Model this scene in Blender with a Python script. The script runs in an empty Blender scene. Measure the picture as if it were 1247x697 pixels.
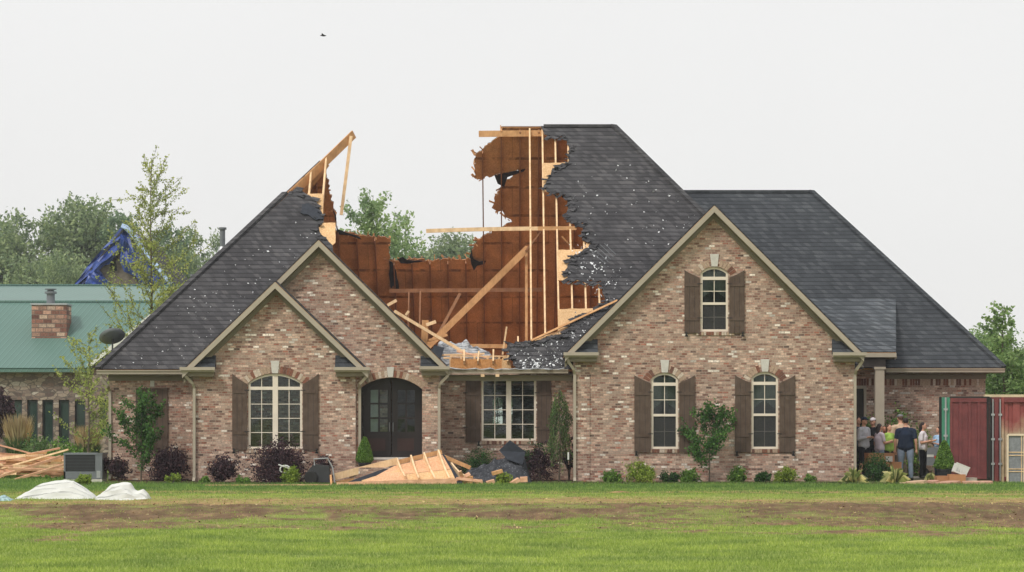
import bpy, math, random
import numpy as np
from mathutils import Vector, Matrix, noise
from mathutils.geometry import tessellate_polygon
R = math.radians
random.seed(7); rng = np.random.default_rng(7)
SC = bpy.context.scene
COL = SC.collection

# ------------------------------------------------------------------ camera, sky, sun
HAZE = 0.0004; F = 3010.0; EYE = 1.7; CX = 623.5; HY = 515.0
cam_d = bpy.data.cameras.new('camera'); cam = bpy.data.objects.new('camera', cam_d); COL.objects.link(cam)
cam.location = (0, 0, EYE); cam.rotation_euler = (R(90), 0, 0)
cam_d.sensor_width = 36; cam_d.lens = F/1247*36; cam_d.shift_y = (HY-348.5)/1247
cam_d.clip_start = 0.5; cam_d.clip_end = 6000
SC.camera = cam
SUN = Vector((-0.55, -0.75, 1.0)).normalized()
W = bpy.data.worlds.new('World'); SC.world = W; W.use_nodes = True
nt = W.node_tree; N = nt.nodes; L = nt.links
bg = N['Background']; bg.inputs['Strength'].default_value = 0.1
sky = N.new('ShaderNodeTexSky'); sky.sky_type = 'NISHITA'; sky.sun_disc = False
sky.sun_elevation = math.asin(SUN.z); sky.sun_rotation = math.atan2(SUN.x, SUN.y)
sky.dust_density = 4; sky.air_density = 1
hs = N.new('ShaderNodeHueSaturation'); hs.inputs['Saturation'].default_value = 0.15
L.new(sky.outputs[0], hs.inputs['Color'])
tc = N.new('ShaderNodeTexCoord'); sp = N.new('ShaderNodeSeparateXYZ'); L.new(tc.outputs['Generated'], sp.inputs[0])
rmp = N.new('ShaderNodeValToRGB'); L.new(sp.outputs[2], rmp.inputs[0])
rmp.color_ramp.elements[0].position = 0.0; rmp.color_ramp.elements[0].color = (0.83, 0.825, 0.81, 1)
rmp.color_ramp.elements[1].position = 0.9; rmp.color_ramp.elements[1].color = (1, 1, 1, 1)
e = rmp.color_ramp.elements.new(0.2); e.color = (0.83, 0.83, 0.825, 1)
ml = N.new('ShaderNodeVectorMath'); ml.operation = 'SCALE'; ml.inputs['Scale'].default_value = 11.9
L.new(rmp.outputs[0], ml.inputs[0])
cl = N.new('ShaderNodeTexNoise'); cl.inputs['Scale'].default_value = 2.2; cl.inputs['Detail'].default_value = 4
L.new(tc.outputs['Generated'], cl.inputs['Vector'])
cm = N.new('ShaderNodeMapRange'); cm.inputs['To Min'].default_value = 0.91; cm.inputs['To Max'].default_value = 1.08
L.new(cl.outputs[0], cm.inputs['Value'])
ml2 = N.new('ShaderNodeVectorMath'); ml2.operation = 'SCALE'
L.new(ml.outputs[0], ml2.inputs[0]); L.new(cm.outputs[0], ml2.inputs['Scale'])
mx = N.new('ShaderNodeMix'); mx.data_type = 'RGBA'; mx.inputs[0].default_value = 0.88
L.new(hs.outputs[0], mx.inputs[6]); L.new(ml2.outputs[0], mx.inputs[7]); L.new(mx.outputs[2], bg.inputs['Color'])
sd = bpy.data.lights.new('sun', 'SUN'); sd.energy = 2.0; sd.angle = R(11); sd.color = (1, 0.955, 0.88)
so = bpy.data.objects.new('sun', sd); COL.objects.link(so)
so.rotation_euler = SUN.to_track_quat('Z', 'Y').to_euler()
SC.view_settings.view_transform = 'Standard'; SC.view_settings.look = 'None'
SC.view_settings.exposure = 0.0; SC.view_settings.gamma = 1
SC.render.engine = 'CYCLES'

# ------------------------------------------------------------------ materials
def S(*c):   # srgb 0-255 -> linear rgba
    o = []
    for v in c:
        v /= 255.0
        o.append(v/12.92 if v <= 0.04045 else ((v+0.055)/1.055)**2.4)
    return (*o, 1.0)
class G:
    """tiny node-graph helper"""
    def __init__(s, name, rough=0.8, spec=0.3, metal=0.0):
        s.m = bpy.data.materials.new(name); s.m.use_nodes = True
        s.n = s.m.node_tree.nodes; s.l = s.m.node_tree.links
        s.p = s.n['Principled BSDF']; s.p.inputs['Roughness'].default_value = rough
        s.p.inputs['Specular IOR Level'].default_value = spec; s.p.inputs['Metallic'].default_value = metal
        s.tc = s.n.new('ShaderNodeTexCoord'); s.pos = s.tc.outputs['Object']
    def sock(s, inp, v):
        if hasattr(v, 'is_linked') or isinstance(v, bpy.types.NodeSocket): s.l.new(v, inp)
        else: inp.default_value = v
    def math(s, op, a, b=0.0, c=0.0):
        n = s.n.new('ShaderNodeMath'); n.operation = op
        s.sock(n.inputs[0], a); s.sock(n.inputs[1], b)
        if op in ('MULTIPLY_ADD', 'WRAP', 'COMPARE'): s.sock(n.inputs[2], c)
        return n.outputs[0]
    def xyz(s, v=None):
        n = s.n.new('ShaderNodeSeparateXYZ'); s.l.new(v or s.pos, n.inputs[0]); return n.outputs
    def comb(s, a, b, c=0.0):
        n = s.n.new('ShaderNodeCombineXYZ'); s.sock(n.inputs[0], a); s.sock(n.inputs[1], b); s.sock(n.inputs[2], c); return n.outputs[0]
    def noise(s, scale, detail=4, rough=0.55, vec=None, out=0):
        n = s.n.new('ShaderNodeTexNoise'); n.inputs['Scale'].default_value = scale
        n.inputs['Detail'].default_value = detail; n.inputs['Roughness'].default_value = rough
        s.l.new(vec or s.pos, n.inputs['Vector']); return n.outputs[out]
    def white(s, vec):
        n = s.n.new('ShaderNodeTexWhiteNoise'); s.l.new(vec, n.inputs['Vector']); return n.outputs['Value']
    def stretch(s, sx, sy, sz):
        n = s.n.new('ShaderNodeMapping'); n.inputs['Scale'].default_value = (sx, sy, sz); s.l.new(s.pos, n.inputs[0]); return n.outputs[0]
    def ramp(s, fac, stops, const=False):
        n = s.n.new('ShaderNodeValToRGB'); r = n.color_ramp
        if const: r.interpolation = 'CONSTANT'
        while len(r.elements) < len(stops): r.elements.new(0.5)
        for e, (p, c) in zip(r.elements, stops): e.position = p; e.color = c
        s.l.new(fac, n.inputs[0]); return n.outputs[0]
    def mix(s, f, a, b, mode='MIX'):
        n = s.n.new('ShaderNodeMix'); n.data_type = 'RGBA'; n.blend_type = mode
        s.sock(n.inputs[0], f); s.sock(n.inputs[6], a); s.sock(n.inputs[7], b); return n.outputs[2]
    def island(s):
        return s.n.new('ShaderNodeNewGeometry').outputs['Random Per Island']
    def bump(s, h, strength=0.4, dist=0.01):
        n = s.n.new('ShaderNodeBump'); n.inputs['Strength'].default_value = strength; n.inputs['Distance'].default_value = dist
        s.l.new(h, n.inputs['Height']); s.l.new(n.outputs[0], s.p.inputs['Normal'])
    def col(s, c): s.sock(s.p.inputs['Base Color'], c); return s.m

def plain(name, c, rough=0.7, spec=0.3, var=0.12, scale=6, metal=0.0, bump=0.0):
    g = G(name, rough, spec, metal)
    a = tuple(x*(1-var) for x in c[:3])+(1,); b = tuple(min(1, x*(1+var)) for x in c[:3])+(1,)
    n1 = g.noise(scale, 5, 0.6)
    g.col(g.ramp(n1, [(0.3, a), (0.7, b)]))
    if bump: g.bump(g.noise(scale*8, 3), bump, 0.01)
    return g.m

def brick_mat(name, tones, mortar, h=0.068, w=0.165, rough=0.9, vertical=False):
    g = G(name, rough, 0.2)
    o = g.xyz(); u = g.math('ADD', o[0], o[1]); v = o[2]
    if vertical: u, v = v, u
    # hand-laid wobble
    wob = g.math('MULTIPLY', g.math('SUBTRACT', g.noise(3.0, 2), 0.5), 0.02)
    v = g.math('ADD', v, wob)
    rr = g.math('DIVIDE', v, h); row = g.math('FLOOR', rr); fv = g.math('FRACT', rr)
    off = g.math('MULTIPLY', g.math('MODULO', row, 2.0), 0.5)
    jit = g.math('MULTIPLY', g.white(g.comb(row, 3.3)), 0.25)
    uu = g.math('ADD', g.math('ADD', g.math('DIVIDE', u, w), off), jit)
    colm = g.math('FLOOR', uu); fu = g.math('FRACT', uu)
    r1 = g.white(g.comb(row, colm, 0.5)); r2 = g.white(g.comb(row, colm, 7.7))
    c = g.ramp(r1, tones, True)
    c = g.mix(1.0, c, g.ramp(r2, [(0, (0.66,)*3+(1,)), (1, (1.3, 1.28, 1.26, 1))]), 'MULTIPLY')
    c = g.mix(0.7, c, g.ramp(g.noise(19, 5, 0.7), [(0.32, (0.4,)*3+(1,)), (0.5, (1.0,)*3+(1,)), (0.7, (1.7,)*3+(1,))]), 'MULTIPLY')
    # smeared lime on the faces and large uneven tone
    c = g.mix(g.ramp(g.noise(11, 5, 0.75), [(0.52, (0, 0, 0, 1)), (0.72, (0.55,)*3+(1,))]), c, mortar)
    mm = g.math('MAXIMUM', g.math('LESS_THAN', fv, 0.22), g.math('LESS_THAN', fu, 0.085))
    c = g.mix(mm, c, mortar)
    c = g.mix(0.8, c, g.ramp(g.noise(0.55, 4), [(0.3, (0.83, 0.8, 0.79, 1)), (0.7, (1.12, 1.1, 1.08, 1))]), 'MULTIPLY')
    g.bump(g.math('ADD', g.math('SUBTRACT', 1.0, mm), g.math('MULTIPLY', g.noise(60, 3), 0.4)), 0.8, 0.012)
    return g.col(c)
TONES = [(0.0, S(158, 126, 112)), (0.20, S(176, 148, 132)), (0.42, S(190, 166, 150)), (0.60, S(144, 110, 98)),
         (0.72, S(182, 156, 140)), (0.89, S(222, 213, 203)), (0.94, S(152, 104, 88)), (0.98, S(110, 90, 82))]
M_BRICK = brick_mat('tumbled_brick', TONES, S(172, 155, 140))
def tinted(name, c):
    g = G(name, 0.9, 0.2)
    return g.col(g.mix(0.7, c, g.ramp(g.noise(30, 4), [(0.3, (0.6,)*3+(1,)), (0.7, (1.3,)*3+(1,))]), 'MULTIPLY'))
M_BR = [tinted('brick_tan', S(172, 148, 128)), tinted('brick_red', S(130, 88, 72)), tinted('brick_pale', S(196, 180, 164)), tinted('brick_brown', S(112, 80, 68))]

def shingle_mat(name, lo, hi, warm):
    g = G(name, 0.95, 0.15)
    o = g.xyz(); u = g.math('ADD', o[0], o[1])
    v = g.math('ADD', o[2], g.math('MULTIPLY', g.math('SUBTRACT', g.noise(1.3, 2), 0.5), 0.03))
    rr = g.math('DIVIDE', v, 0.135); row = g.math('FLOOR', rr); fv = g.math('FRACT', rr)
    uu = g.math('ADD', g.math('DIVIDE', u, 0.15), g.math('MULTIPLY', g.white(g.comb(row, 1.7)), 7.0))
    colm = g.math('FLOOR', uu)
    r = g.white(g.comb(row, colm, 0.3))
    c = g.ramp(r, [(0, lo), (0.35, lo), (0.8, hi), (1, warm)])
    c = g.mix(0.8, c, g.ramp(g.noise(40, 4, 0.7), [(0.3, (0.6,)*3+(1,)), (0.7, (1.4,)*3+(1,))]), 'MULTIPLY')
    c = g.mix(g.math('MULTIPLY', g.math('LESS_THAN', fv, 0.26), 0.6), c, tuple(x*0.3 for x in lo[:3])+(1,))
    c = g.mix(1.0, c, g.ramp(g.noise(0.7, 4), [(0.3, (0.8, 0.8, 0.82, 1)), (0.7, (1.2, 1.2, 1.2, 1))]), 'MULTIPLY')
    g.bump(g.math('ADD', fv, g.math('MULTIPLY', r, 0.6)), 0.7, 0.012)
    return g.col(c)
M_SH = shingle_mat('charcoal_shingles', S(67, 66, 68), S(80, 79, 81), S(87, 85, 86))
M_SH2 = shingle_mat('blue_grey_shingles', S(62, 65, 69), S(73, 76, 80), S(79, 82, 85))
M_SH3 = shingle_mat('porch_shingles', S(72, 76, 80), S(88, 92, 97), S(98, 101, 104))
M_TRIM = plain('taupe_trim_paint', S(164, 154, 138), 0.55, 0.3, 0.07, 3)
M_TRIM2 = plain('olive_trim_paint', S(126, 117, 100), 0.6, 0.3, 0.07, 3)
M_FRAME = plain('cream_window_paint', S(220, 208, 192), 0.5, 0.3, 0.06, 3)
M_KEY = plain('cast_stone', S(196, 192, 184), 0.85, 0.2, 0.1, 12)
M_SHUT = None
def wood(name, a, b, rough=0.75, axis=(1.5, 1.5, 14), knots=True):
    g = G(name, rough, 0.2)
    n = g.noise(3, 6, 0.65, g.stretch(*axis))
    c = g.ramp(n, [(0.25, a), (0.75, b)])
    if knots: c = g.mix(0.8, c, g.ramp(g.noise(5, 3), [(0.3, (0.75, 0.7, 0.66, 1)), (0.6, (1.08,)*3+(1,))]), 'MULTIPLY')
    g.bump(n, 0.2, 0.004)
    return g.col(c)
M_SHUT = wood('brown_shutter_boards', S(80, 66, 57), S(98, 83, 72), 0.8, (16, 16, 1.2))
M_PINE = wood('raw_pine', S(216, 178, 134), S(240, 212, 172), 0.75, (10, 10, 1.2))
M_PINE2 = wood('aged_pine', S(184, 136, 92), S(214, 168, 120), 0.8, (10, 10, 1.2))
M_PINKP = wood('pinkish_pine', S(205, 150, 118), S(232, 190, 158), 0.8, (1.5, 10, 10))
M_BPINE = wood('brown_rafter_pine', S(140, 100, 74), S(168, 124, 92), 0.85, (10, 10, 1.2))
def osb(name, a, b, c2, seams=True, stain=0.5):
    g = G(name, 0.85, 0.2)
    n = g.n.new('ShaderNodeTexVoronoi'); n.inputs['Scale'].default_value = 55; g.l.new(g.stretch(1, 0.6, 0.6), n.inputs['Vector'])
    r = g.white(n.outputs['Position'])
    c = g.ramp(r, [(0, a), (0.5, b), (1, c2)])
    c = g.mix(0.9, c, g.ramp(g.noise(0.9, 6, 0.65), [(0.3, (1-stain,)*3+(1,)), (0.7, (1.15,)*3+(1,))]), 'MULTIPLY')
    if seams:
        o = g.xyz(); v = g.math('FRACT', g.math('DIVIDE', o[2], 0.862))
        d = g.math('MINIMUM', v, g.math('SUBTRACT', 1.0, v))
        sm = g.math('MULTIPLY', g.math('LESS_THAN', d, 0.045), g.ramp(g.noise(2.3, 3), [(0.42, (0.0,)*3+(1,)), (0.58, (0.8,)*3+(1,))]))
        c = g.mix(sm, c, tuple(x*0.25 for x in a[:3])+(1,))
        row = g.math('FLOOR', g.math('DIVIDE', o[2], 0.862))
        ux = g.math('FRACT', g.math('ADD', g.math('DIVIDE', o[0], 2.44), g.math('MULTIPLY', g.math('MODULO', row, 2.0), 0.5)))
        c = g.mix(g.math('MULTIPLY', g.math('LESS_THAN', ux, 0.008), 0.5), c, tuple(x*0.3 for x in a[:3])+(1,))
        tone = g.white(g.comb(row, g.math('FLOOR', g.math('ADD', g.math('DIVIDE', o[0], 2.44), g.math('MULTIPLY', g.math('MODULO', row, 2.0), 0.5)))))
        c = g.mix(1.0, c, g.ramp(tone, [(0, (0.9,)*3+(1,)), (1, (1.08,)*3+(1,))]), 'MULTIPLY')
    return g.col(c)
M_OSBD = osb('brown_sheathing', S(200, 146, 100), S(216, 162, 114), S(230, 178, 130))
M_OSBL = osb('pale_sheathing', S(200, 158, 112), S(214, 174, 128), S(226, 190, 146), False, 0.2)
M_OSBM = osb('tan_sheathing', S(176, 120, 70), S(196, 140, 88), S(208, 156, 104), False, 0.25)
M_FELT = plain('black_roofing_felt', S(44, 48, 56), 0.75, 0.3, 0.3, 8, bump=0.4)
M_DOOR = plain('dark_stained_door', S(46, 38, 37), 0.4, 0.4, 0.15, 4)
M_DOORP = plain('mahogany_door_panel', S(66, 44, 40), 0.4, 0.4, 0.15, 4)
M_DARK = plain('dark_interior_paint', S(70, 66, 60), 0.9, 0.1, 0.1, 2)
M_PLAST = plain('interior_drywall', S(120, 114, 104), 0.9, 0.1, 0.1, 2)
M_REFLECT = plain('pale_pane_reflection', S(150, 150, 146), 0.9, 0.1, 0.15, 4)  # pale tone standing in for reflections in the upper sashes
M_METG = plain('grey_painted_metal', S(108, 112, 116), 0.5, 0.4, 0.1, 4)
M_METD = plain('dark_grille_metal', S(52, 53, 55), 0.6, 0.4, 0.2, 4)
M_METL = plain('galvanised_metal', S(168, 170, 172), 0.4, 0.5, 0.1, 6, metal=0.4)
M_IRON = plain('black_iron', S(30, 29, 28), 0.6, 0.4, 0.1, 6)
def glass_mat(name, tint, refl=1.0):
    m = bpy.data.materials.new(name); m.use_nodes = True; n = m.node_tree.nodes; l = m.node_tree.links
    n.remove(n['Principled BSDF']); o = n['Material Output']
    t = n.new('ShaderNodeBsdfTransparent'); t.inputs[0].default_value = tint
    gl = n.new('ShaderNodeBsdfGlossy'); gl.inputs['Roughness'].default_value = 0.03; gl.inputs[0].default_value = (refl, refl, refl, 1)
    fr = n.new('ShaderNodeFresnel'); fr.inputs[0].default_value = 1.45
    nz = n.new('ShaderNodeTexNoise'); nz.inputs['Scale'].default_value = 1.6
    bp = n.new('ShaderNodeBump'); bp.inputs['Strength'].default_value = 0.12; bp.inputs['Distance'].default_value = 0.05
    l.new(nz.outputs[0], bp.inputs['Height']); l.new(bp.outputs[0], gl.inputs['Normal'])
    ms = n.new('ShaderNodeMixShader'); l.new(fr.outputs[0], ms.inputs[0]); l.new(t.outputs[0], ms.inputs[1]); l.new(gl.outputs[0], ms.inputs[2])
    l.new(ms.outputs[0], o.inputs[0]); return m
M_GLASS = glass_mat('window_glass', (0.72, 0.78, 0.74, 1))
M_GLASSD = glass_mat('dark_window_glass', (0.35, 0.4, 0.38, 1))
def leaf_mat(name, a, b, c, trans=0.35):
    m = bpy.data.materials.new(name); m.use_nodes = True; n = m.node_tree.nodes; l = m.node_tree.links
    p = n['Principled BSDF']; p.inputs['Roughness'].default_value = 0.65; p.inputs['Specular IOR Level'].default_value = 0.25
    g = n.new('ShaderNodeNewGeometry'); r = n.new('ShaderNodeValToRGB'); l.new(g.outputs['Random Per Island'], r.inputs[0])
    r.color_ramp.elements[0].color = a; r.color_ramp.elements[1].color = c; e = r.color_ramp.elements.new(0.55); e.color = b
    tcx = n.new('ShaderNodeTexCoord'); nz = n.new('ShaderNodeTexNoise'); nz.inputs['Scale'].default_value = 0.8; l.new(tcx.outputs['Object'], nz.inputs['Vector'])
    r2 = n.new('ShaderNodeValToRGB'); r2.color_ramp.elements[0].position = 0.35; r2.color_ramp.elements[0].color = (0.7, 0.75, 0.75, 1)
    r2.color_ramp.elements[1].position = 0.65; r2.color_ramp.elements[1].color = (1.25, 1.2, 1.0, 1); l.new(nz.outputs[0], r2.inputs[0])
    mm = n.new('ShaderNodeMix'); mm.data_type = 'RGBA'; mm.blend_type = 'MULTIPLY'; mm.inputs[0].default_value = 1
    l.new(r.outputs[0], mm.inputs[6]); l.new(r2.outputs[0], mm.inputs[7]); l.new(mm.outputs[2], p.inputs['Base Color'])
    tr = n.new('ShaderNodeBsdfTranslucent'); l.new(mm.outputs[2], tr.inputs[0])
    ms = n.new('ShaderNodeMixShader'); ms.inputs[0].default_value = trans
    l.new(p.outputs[0], ms.inputs[1]); l.new(tr.outputs[0], ms.inputs[2]); l.new(ms.outputs[0], n['Material Output'].inputs[0])
    return m
L_FAR = leaf_mat('distant_foliage', S(108, 126, 94), S(136, 154, 116), S(164, 178, 138), 0.4)
L_FAR2 = leaf_mat('distant_dark_foliage', S(92, 116, 94), S(118, 140, 112), S(144, 164, 132), 0.4)
L_MID = leaf_mat('spring_foliage', S(130, 154, 114), S(158, 180, 136), S(186, 204, 160), 0.5)
L_LIME = leaf_mat('young_yellow_green_leaves', S(134, 146, 78), S(164, 174, 100), S(194, 200, 130), 0.5)
L_RIGHT = leaf_mat('mid_green_foliage', S(108, 136, 86), S(138, 166, 108), S(174, 194, 142), 0.45)
L_SHRUB = leaf_mat('shrub_leaves', S(78, 112, 50), S(106, 144, 62), S(144, 176, 88), 0.35)
L_BOX = leaf_mat('yellow_green_shrub_leaves', S(104, 126, 48), S(134, 156, 62), S(168, 186, 88), 0.35)
L_DKG = leaf_mat('dark_green_leaves', S(40, 70, 40), S(60, 96, 50), S(84, 124, 64), 0.3)
L_PURP = leaf_mat('purple_leaves', S(50, 34, 44), S(70, 50, 60), S(94, 70, 76), 0.2)
L_MYRT = leaf_mat('crape_myrtle_leaves', S(50, 84, 40), S(72, 112, 52), S(100, 138, 70), 0.3)
L_WEEP = leaf_mat('weeping_leaves', S(70, 98, 56), S(96, 124, 70), S(124, 146, 90), 0.3)
L_TAN = leaf_mat('dry_grass_plumes', S(168, 140, 100), S(196, 168, 126), S(218, 194, 154), 0.3)
L_YUC = leaf_mat('variegated_yucca_leaves', S(236, 226, 170), S(150, 158, 92), S(96, 116, 66), 0.3)
L_GRASS = leaf_mat('lawn_blades', S(126, 148, 68), S(148, 170, 84), S(184, 198, 114), 0.4)
L_LONG = leaf_mat('uncut_grass_blades', S(84, 118, 64), S(108, 140, 72), S(146, 168, 98), 0.4)
M_BARK = plain('tree_bark', S(104, 94, 82), 0.9, 0.1, 0.3, 9, bump=0.5)

# ------------------------------------------------------------------ geometry helpers
def P(px, py, Y): return Vector(((px-CX)*Y/F, Y, EYE+(HY-py)*Y/F))
def X(px, Y): return (px-CX)*Y/F
def Z(py, Y): return EYE+(HY-py)*Y/F
def ray_plane(px, py, co, no):
    d = Vector(((px-CX)/F, 1, (HY-py)/F)); o = Vector((0, 0, EYE))
    return o+d*((co-o).dot(no)/d.dot(no))

class MB:
    def __init__(s): s.v = []; s.f = []; s.mi = []; s.cur = 0
    def face(s, idx): s.f.append(tuple(idx)); s.mi.append(s.cur)
    def box(s, a, b):
        x0, y0, z0 = a; x1, y1, z1 = b; k = len(s.v)
        s.v += [(x0, y0, z0), (x1, y0, z0), (x1, y1, z0), (x0, y1, z0), (x0, y0, z1), (x1, y0, z1), (x1, y1, z1), (x0, y1, z1)]
        for q in ((0, 3, 2, 1), (4, 5, 6, 7), (0, 1, 5, 4), (1, 2, 6, 5), (2, 3, 7, 6), (3, 0, 4, 7)): s.face([k+i for i in q])
        return s
    def beam(s, a, b, w=0.04, h=0.14, up=(0, 0, 1), bend=0.0):
        a = Vector(a); b = Vector(b); d = (b-a).normalized(); up = Vector(up)
        sd_ = d.cross(up)
        if sd_.length < 1e-3: sd_ = d.cross(Vector((0, 1, 0)))
        sd_.normalize(); u = sd_.cross(d).normalized()
        k = len(s.v); n = 5 if bend else 2
        for i in range(n):
            t = i/(n-1); c = a.lerp(b, t)+u*bend*math.sin(math.pi*t)
            for sx, sz in ((-1, -1), (1, -1), (1, 1), (-1, 1)): s.v.append(tuple(c+sd_*sx*w/2+u*sz*h/2))
        for i in range(n-1):
            for j in range(4): s.face([k+i*4+j, k+i*4+(j+1) % 4, k+i*4+4+(j+1) % 4, k+i*4+4+j])
        s.face([k+3, k+2, k+1, k]); s.face([k+(n-1)*4+j for j in range(4)])
        return s
    def tube(s, pts, r, n=8, cap=True, sq=False):
        pts = [Vector(p) for p in pts]; rs = r if isinstance(r, (list, tuple)) else [r]*len(pts)
        k = len(s.v); ref = Vector((0.31, 0.87, 0.2))
        for i, p in enumerate(pts):
            d = (pts[min(i+1, len(pts)-1)]-pts[max(i-1, 0)]).normalized()
            if sq: ref = Vector((0, 1, 0)) if abs(d.y) < 0.9 else Vector((0, 0, 1))
            a = d.cross(ref).normalized(); b = d.cross(a)
            for j in range(n):
                t = 2*math.pi*(j+(0.5 if sq else 0))/n
                s.v.append(tuple(p+(a*math.cos(t)+b*math.sin(t))*rs[i]))
        for i in range(len(pts)-1):
            for j in range(n): s.face([k+i*n+j, k+i*n+(j+1) % n, k+(i+1)*n+(j+1) % n, k+(i+1)*n+j])
        if cap: s.face([k+j for j in range(n)][::-1]); s.face([k+(len(pts)-1)*n+j for j in range(n)])
        return s
    def prism(s, loops, n):
        """planar polygon with holes (3D points), thickened by vector n"""
        n = Vector(n); loops = [[Vector(p) for p in lp] for lp in loops]
        fl = [p for lp in loops for p in lp]
        tri = tessellate_polygon(loops); k = len(s.v); m = len(fl)
        s.v += [tuple(p) for p in fl]+[tuple(p+n) for p in fl]
        for t in tri:
            a, b, c = (fl[i] for i in t); nn = (b-a).cross(c-a)
            if nn.length < 1e-12: continue
            t = list(t) if nn.dot(n) > 0 else [t[0], t[2], t[1]]
            s.face([k+m+i for i in t]); s.face([k+i for i in t[::-1]])
        o = k
        for lp in loops:
            q = len(lp)
            for i in range(q):
                j = (i+1) % q; s.face([o+i, o+j, o+j+m, o+i+m])
            o += q
        return s
    def lathe(s, c, prof, n=16):
        c = Vector(c); k = len(s.v)
        for r, z in prof:
            for j in range(n):
                t = 2*math.pi*j/n; s.v.append((c.x+r*math.cos(t), c.y+r*math.sin(t), c.z+z))
        for i in range(len(prof)-1):
            for j in range(n): s.face([k+i*n+j, k+i*n+(j+1) % n, k+(i+1)*n+(j+1) % n, k+(i+1)*n+j])
        s.face([k+j for j in range(n)][::-1]); s.face([k+(len(prof)-1)*n+j for j in range(n)])
        return s
    def build(s, name, mats, parent=None, loc=None, smooth=False, fix=True):
        me = bpy.data.meshes.new(name)
        base = Vector(loc) if loc is not None else Vector((0, 0, 0))
        me.from_pydata([tuple(Vector(v)-base) for v in s.v], [], s.f)
        for m in (mats if isinstance(mats, (list, tuple)) else [mats]): me.materials.append(m)
        if isinstance(mats, (list, tuple)): me.polygons.foreach_set('material_index', s.mi)
        if fix:
            import bmesh
            bm = bmesh.new(); bm.from_mesh(me); bmesh.ops.recalc_face_normals(bm, faces=bm.faces); bm.to_mesh(me); bm.free()
        if smooth: me.polygons.foreach_set('use_smooth', [True]*len(me.polygons))
        me.update()
        o = bpy.data.objects.new(name, me); COL.objects.link(o); o.location = base
        if parent is not None:
            o.parent = parent; o.location = base
        return o
def tag(o, label=None, cat=None, group=None, kind=None):
    if label: o['label'] = label
    if cat: o['category'] = cat
    if group: o['group'] = group
    if kind: o['kind'] = kind
    return o
def empty(name, loc, label=None, cat=None, group=None, parent=None, rz=0):
    o = bpy.data.objects.new(name, None); COL.objects.link(o); o.location = loc; o.rotation_euler.z = rz
    o.empty_display_size = 0.2; o.parent = parent
    return tag(o, label, cat, group)
def copy_tree(o, parent=None):
    c = o.copy(); COL.objects.link(c); c.parent = parent
    for ch in list(o.children): copy_tree(ch, c)
    return c
def jag(pts, amp=1.5, step=6):
    out = []
    for a, b in zip(pts, pts[1:]):
        d = math.dist(a, b); n = max(1, int(d/step))
        for i in range(n):
            t = i/n; j = 0 if i == 0 else amp
            out.append((a[0]+(b[0]-a[0])*t+random.uniform(-j, j), a[1]+(b[1]-a[1])*t+random.uniform(-j, j)))
    out.append(pts[-1]); return out
def np_mesh(name, verts, nper, mat, parent=None, loc=(0, 0, 0)):
    """verts (M,nper,3) -> a mesh of M separate nper-gons"""
    verts = np.asarray(verts, dtype=np.float32); m = verts.shape[0]
    me = bpy.data.meshes.new(name); me.vertices.add(m*nper); me.vertices.foreach_set('co', verts.reshape(-1))
    me.loops.add(m*nper); me.loops.foreach_set('vertex_index', np.arange(m*nper, dtype=np.int32))
    me.polygons.add(m); me.polygons.foreach_set('loop_start', np.arange(0, m*nper, nper, dtype=np.int32))
    me.polygons.foreach_set('loop_total', np.full(m, nper, dtype=np.int32))
    me.materials.append(mat); me.update(calc_edges=True)
    o = bpy.data.objects.new(name, me); COL.objects.link(o); o.location = loc; o.parent = parent
    return o
def leaf_quads(c, size, aspect=0.55, droop=None):
    """diamond leaves of random orientation at centres c (N,3)"""
    c = np.asarray(c); n = len(c)
    a = rng.normal(size=(n, 3)); 
    if droop is not None: a = a*(1-abs(droop))+np.array([0, 0, droop])
    a /= np.linalg.norm(a, axis=1)[:, None]
    b = rng.normal(size=(n, 3)); b -= (b*a).sum(1)[:, None]*a; b /= np.linalg.norm(b, axis=1)[:, None]
    s = (size*rng.uniform(0.6, 1.3, n))[:, None]
    return np.stack([c-a*s*0.5, c+b*s*aspect*0.5, c+a*s*0.5, c-b*s*aspect*0.5], axis=1)

# ------------------------------------------------------------------ ground
def fbm(x, y, s, o=4):
    v = np.zeros_like(x); a = 1.0; t = 0
    for i in range(o):
        f = s*2**i
        # value noise
        xi = np.floor(x*f); yi = np.floor(y*f); fx = x*f-xi; fy = y*f-yi
        fx = fx*fx*(3-2*fx); fy = fy*fy*(3-2*fy)
        def h(a_, b_): 
            q = np.sin(a_*127.1+b_*311.7+i*17.3)*43758.5453; return q-np.floor(q)
        v += a*((h(xi, yi)*(1-fx)+h(xi+1, yi)*fx)*(1-fy)+(h(xi, yi+1)*(1-fx)+h(xi+1, yi+1)*fx)*fy); t += a; a *= 0.55
    return v/t
def sst(a, b, x): 
    t = np.clip((x-a)/(b-a), 0, 1); return t*t*(3-2*t)
def dirt(x, y):
    n = fbm(x*0.35+40, y*1.0, 0.5); n2 = fbm(x+9, y*1.6, 2.2, 3)
    big = fbm(x*0.12+3, y*0.2, 1.0, 2); ox = (fbm(x*.45+11, y*.12, 1.0, 4)-.5)*11; main = sst(38.5, 43.0, y+(n-0.5)*9+(n2-.5)*5+ox)*(1-sst(47.5, 52, y+(n-0.5)*12+(big-.5)*6))*(.55+.9*sst(.3,.6,big+.3*(n2-.5)))
    tan = 0.75*sst(49, 51, y+(n-0.5)*3)*(1-sst(53.5, 57, y+(n-0.5)*7))
    tan2 = 0.6*sst(58, 59, y+(n-0.5)*5)*(1-sst(60, 62, y+(n-0.5)*5))
    d = np.clip(np.maximum(np.maximum(main, tan), tan2)+0.35*sst(0.62, 0.8, n2)*sst(30, 36, y)*(1-sst(62, 66, y)), 0, 1)
    return np.clip(d*(0.55+0.9*n2), 0, 1)
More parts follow.
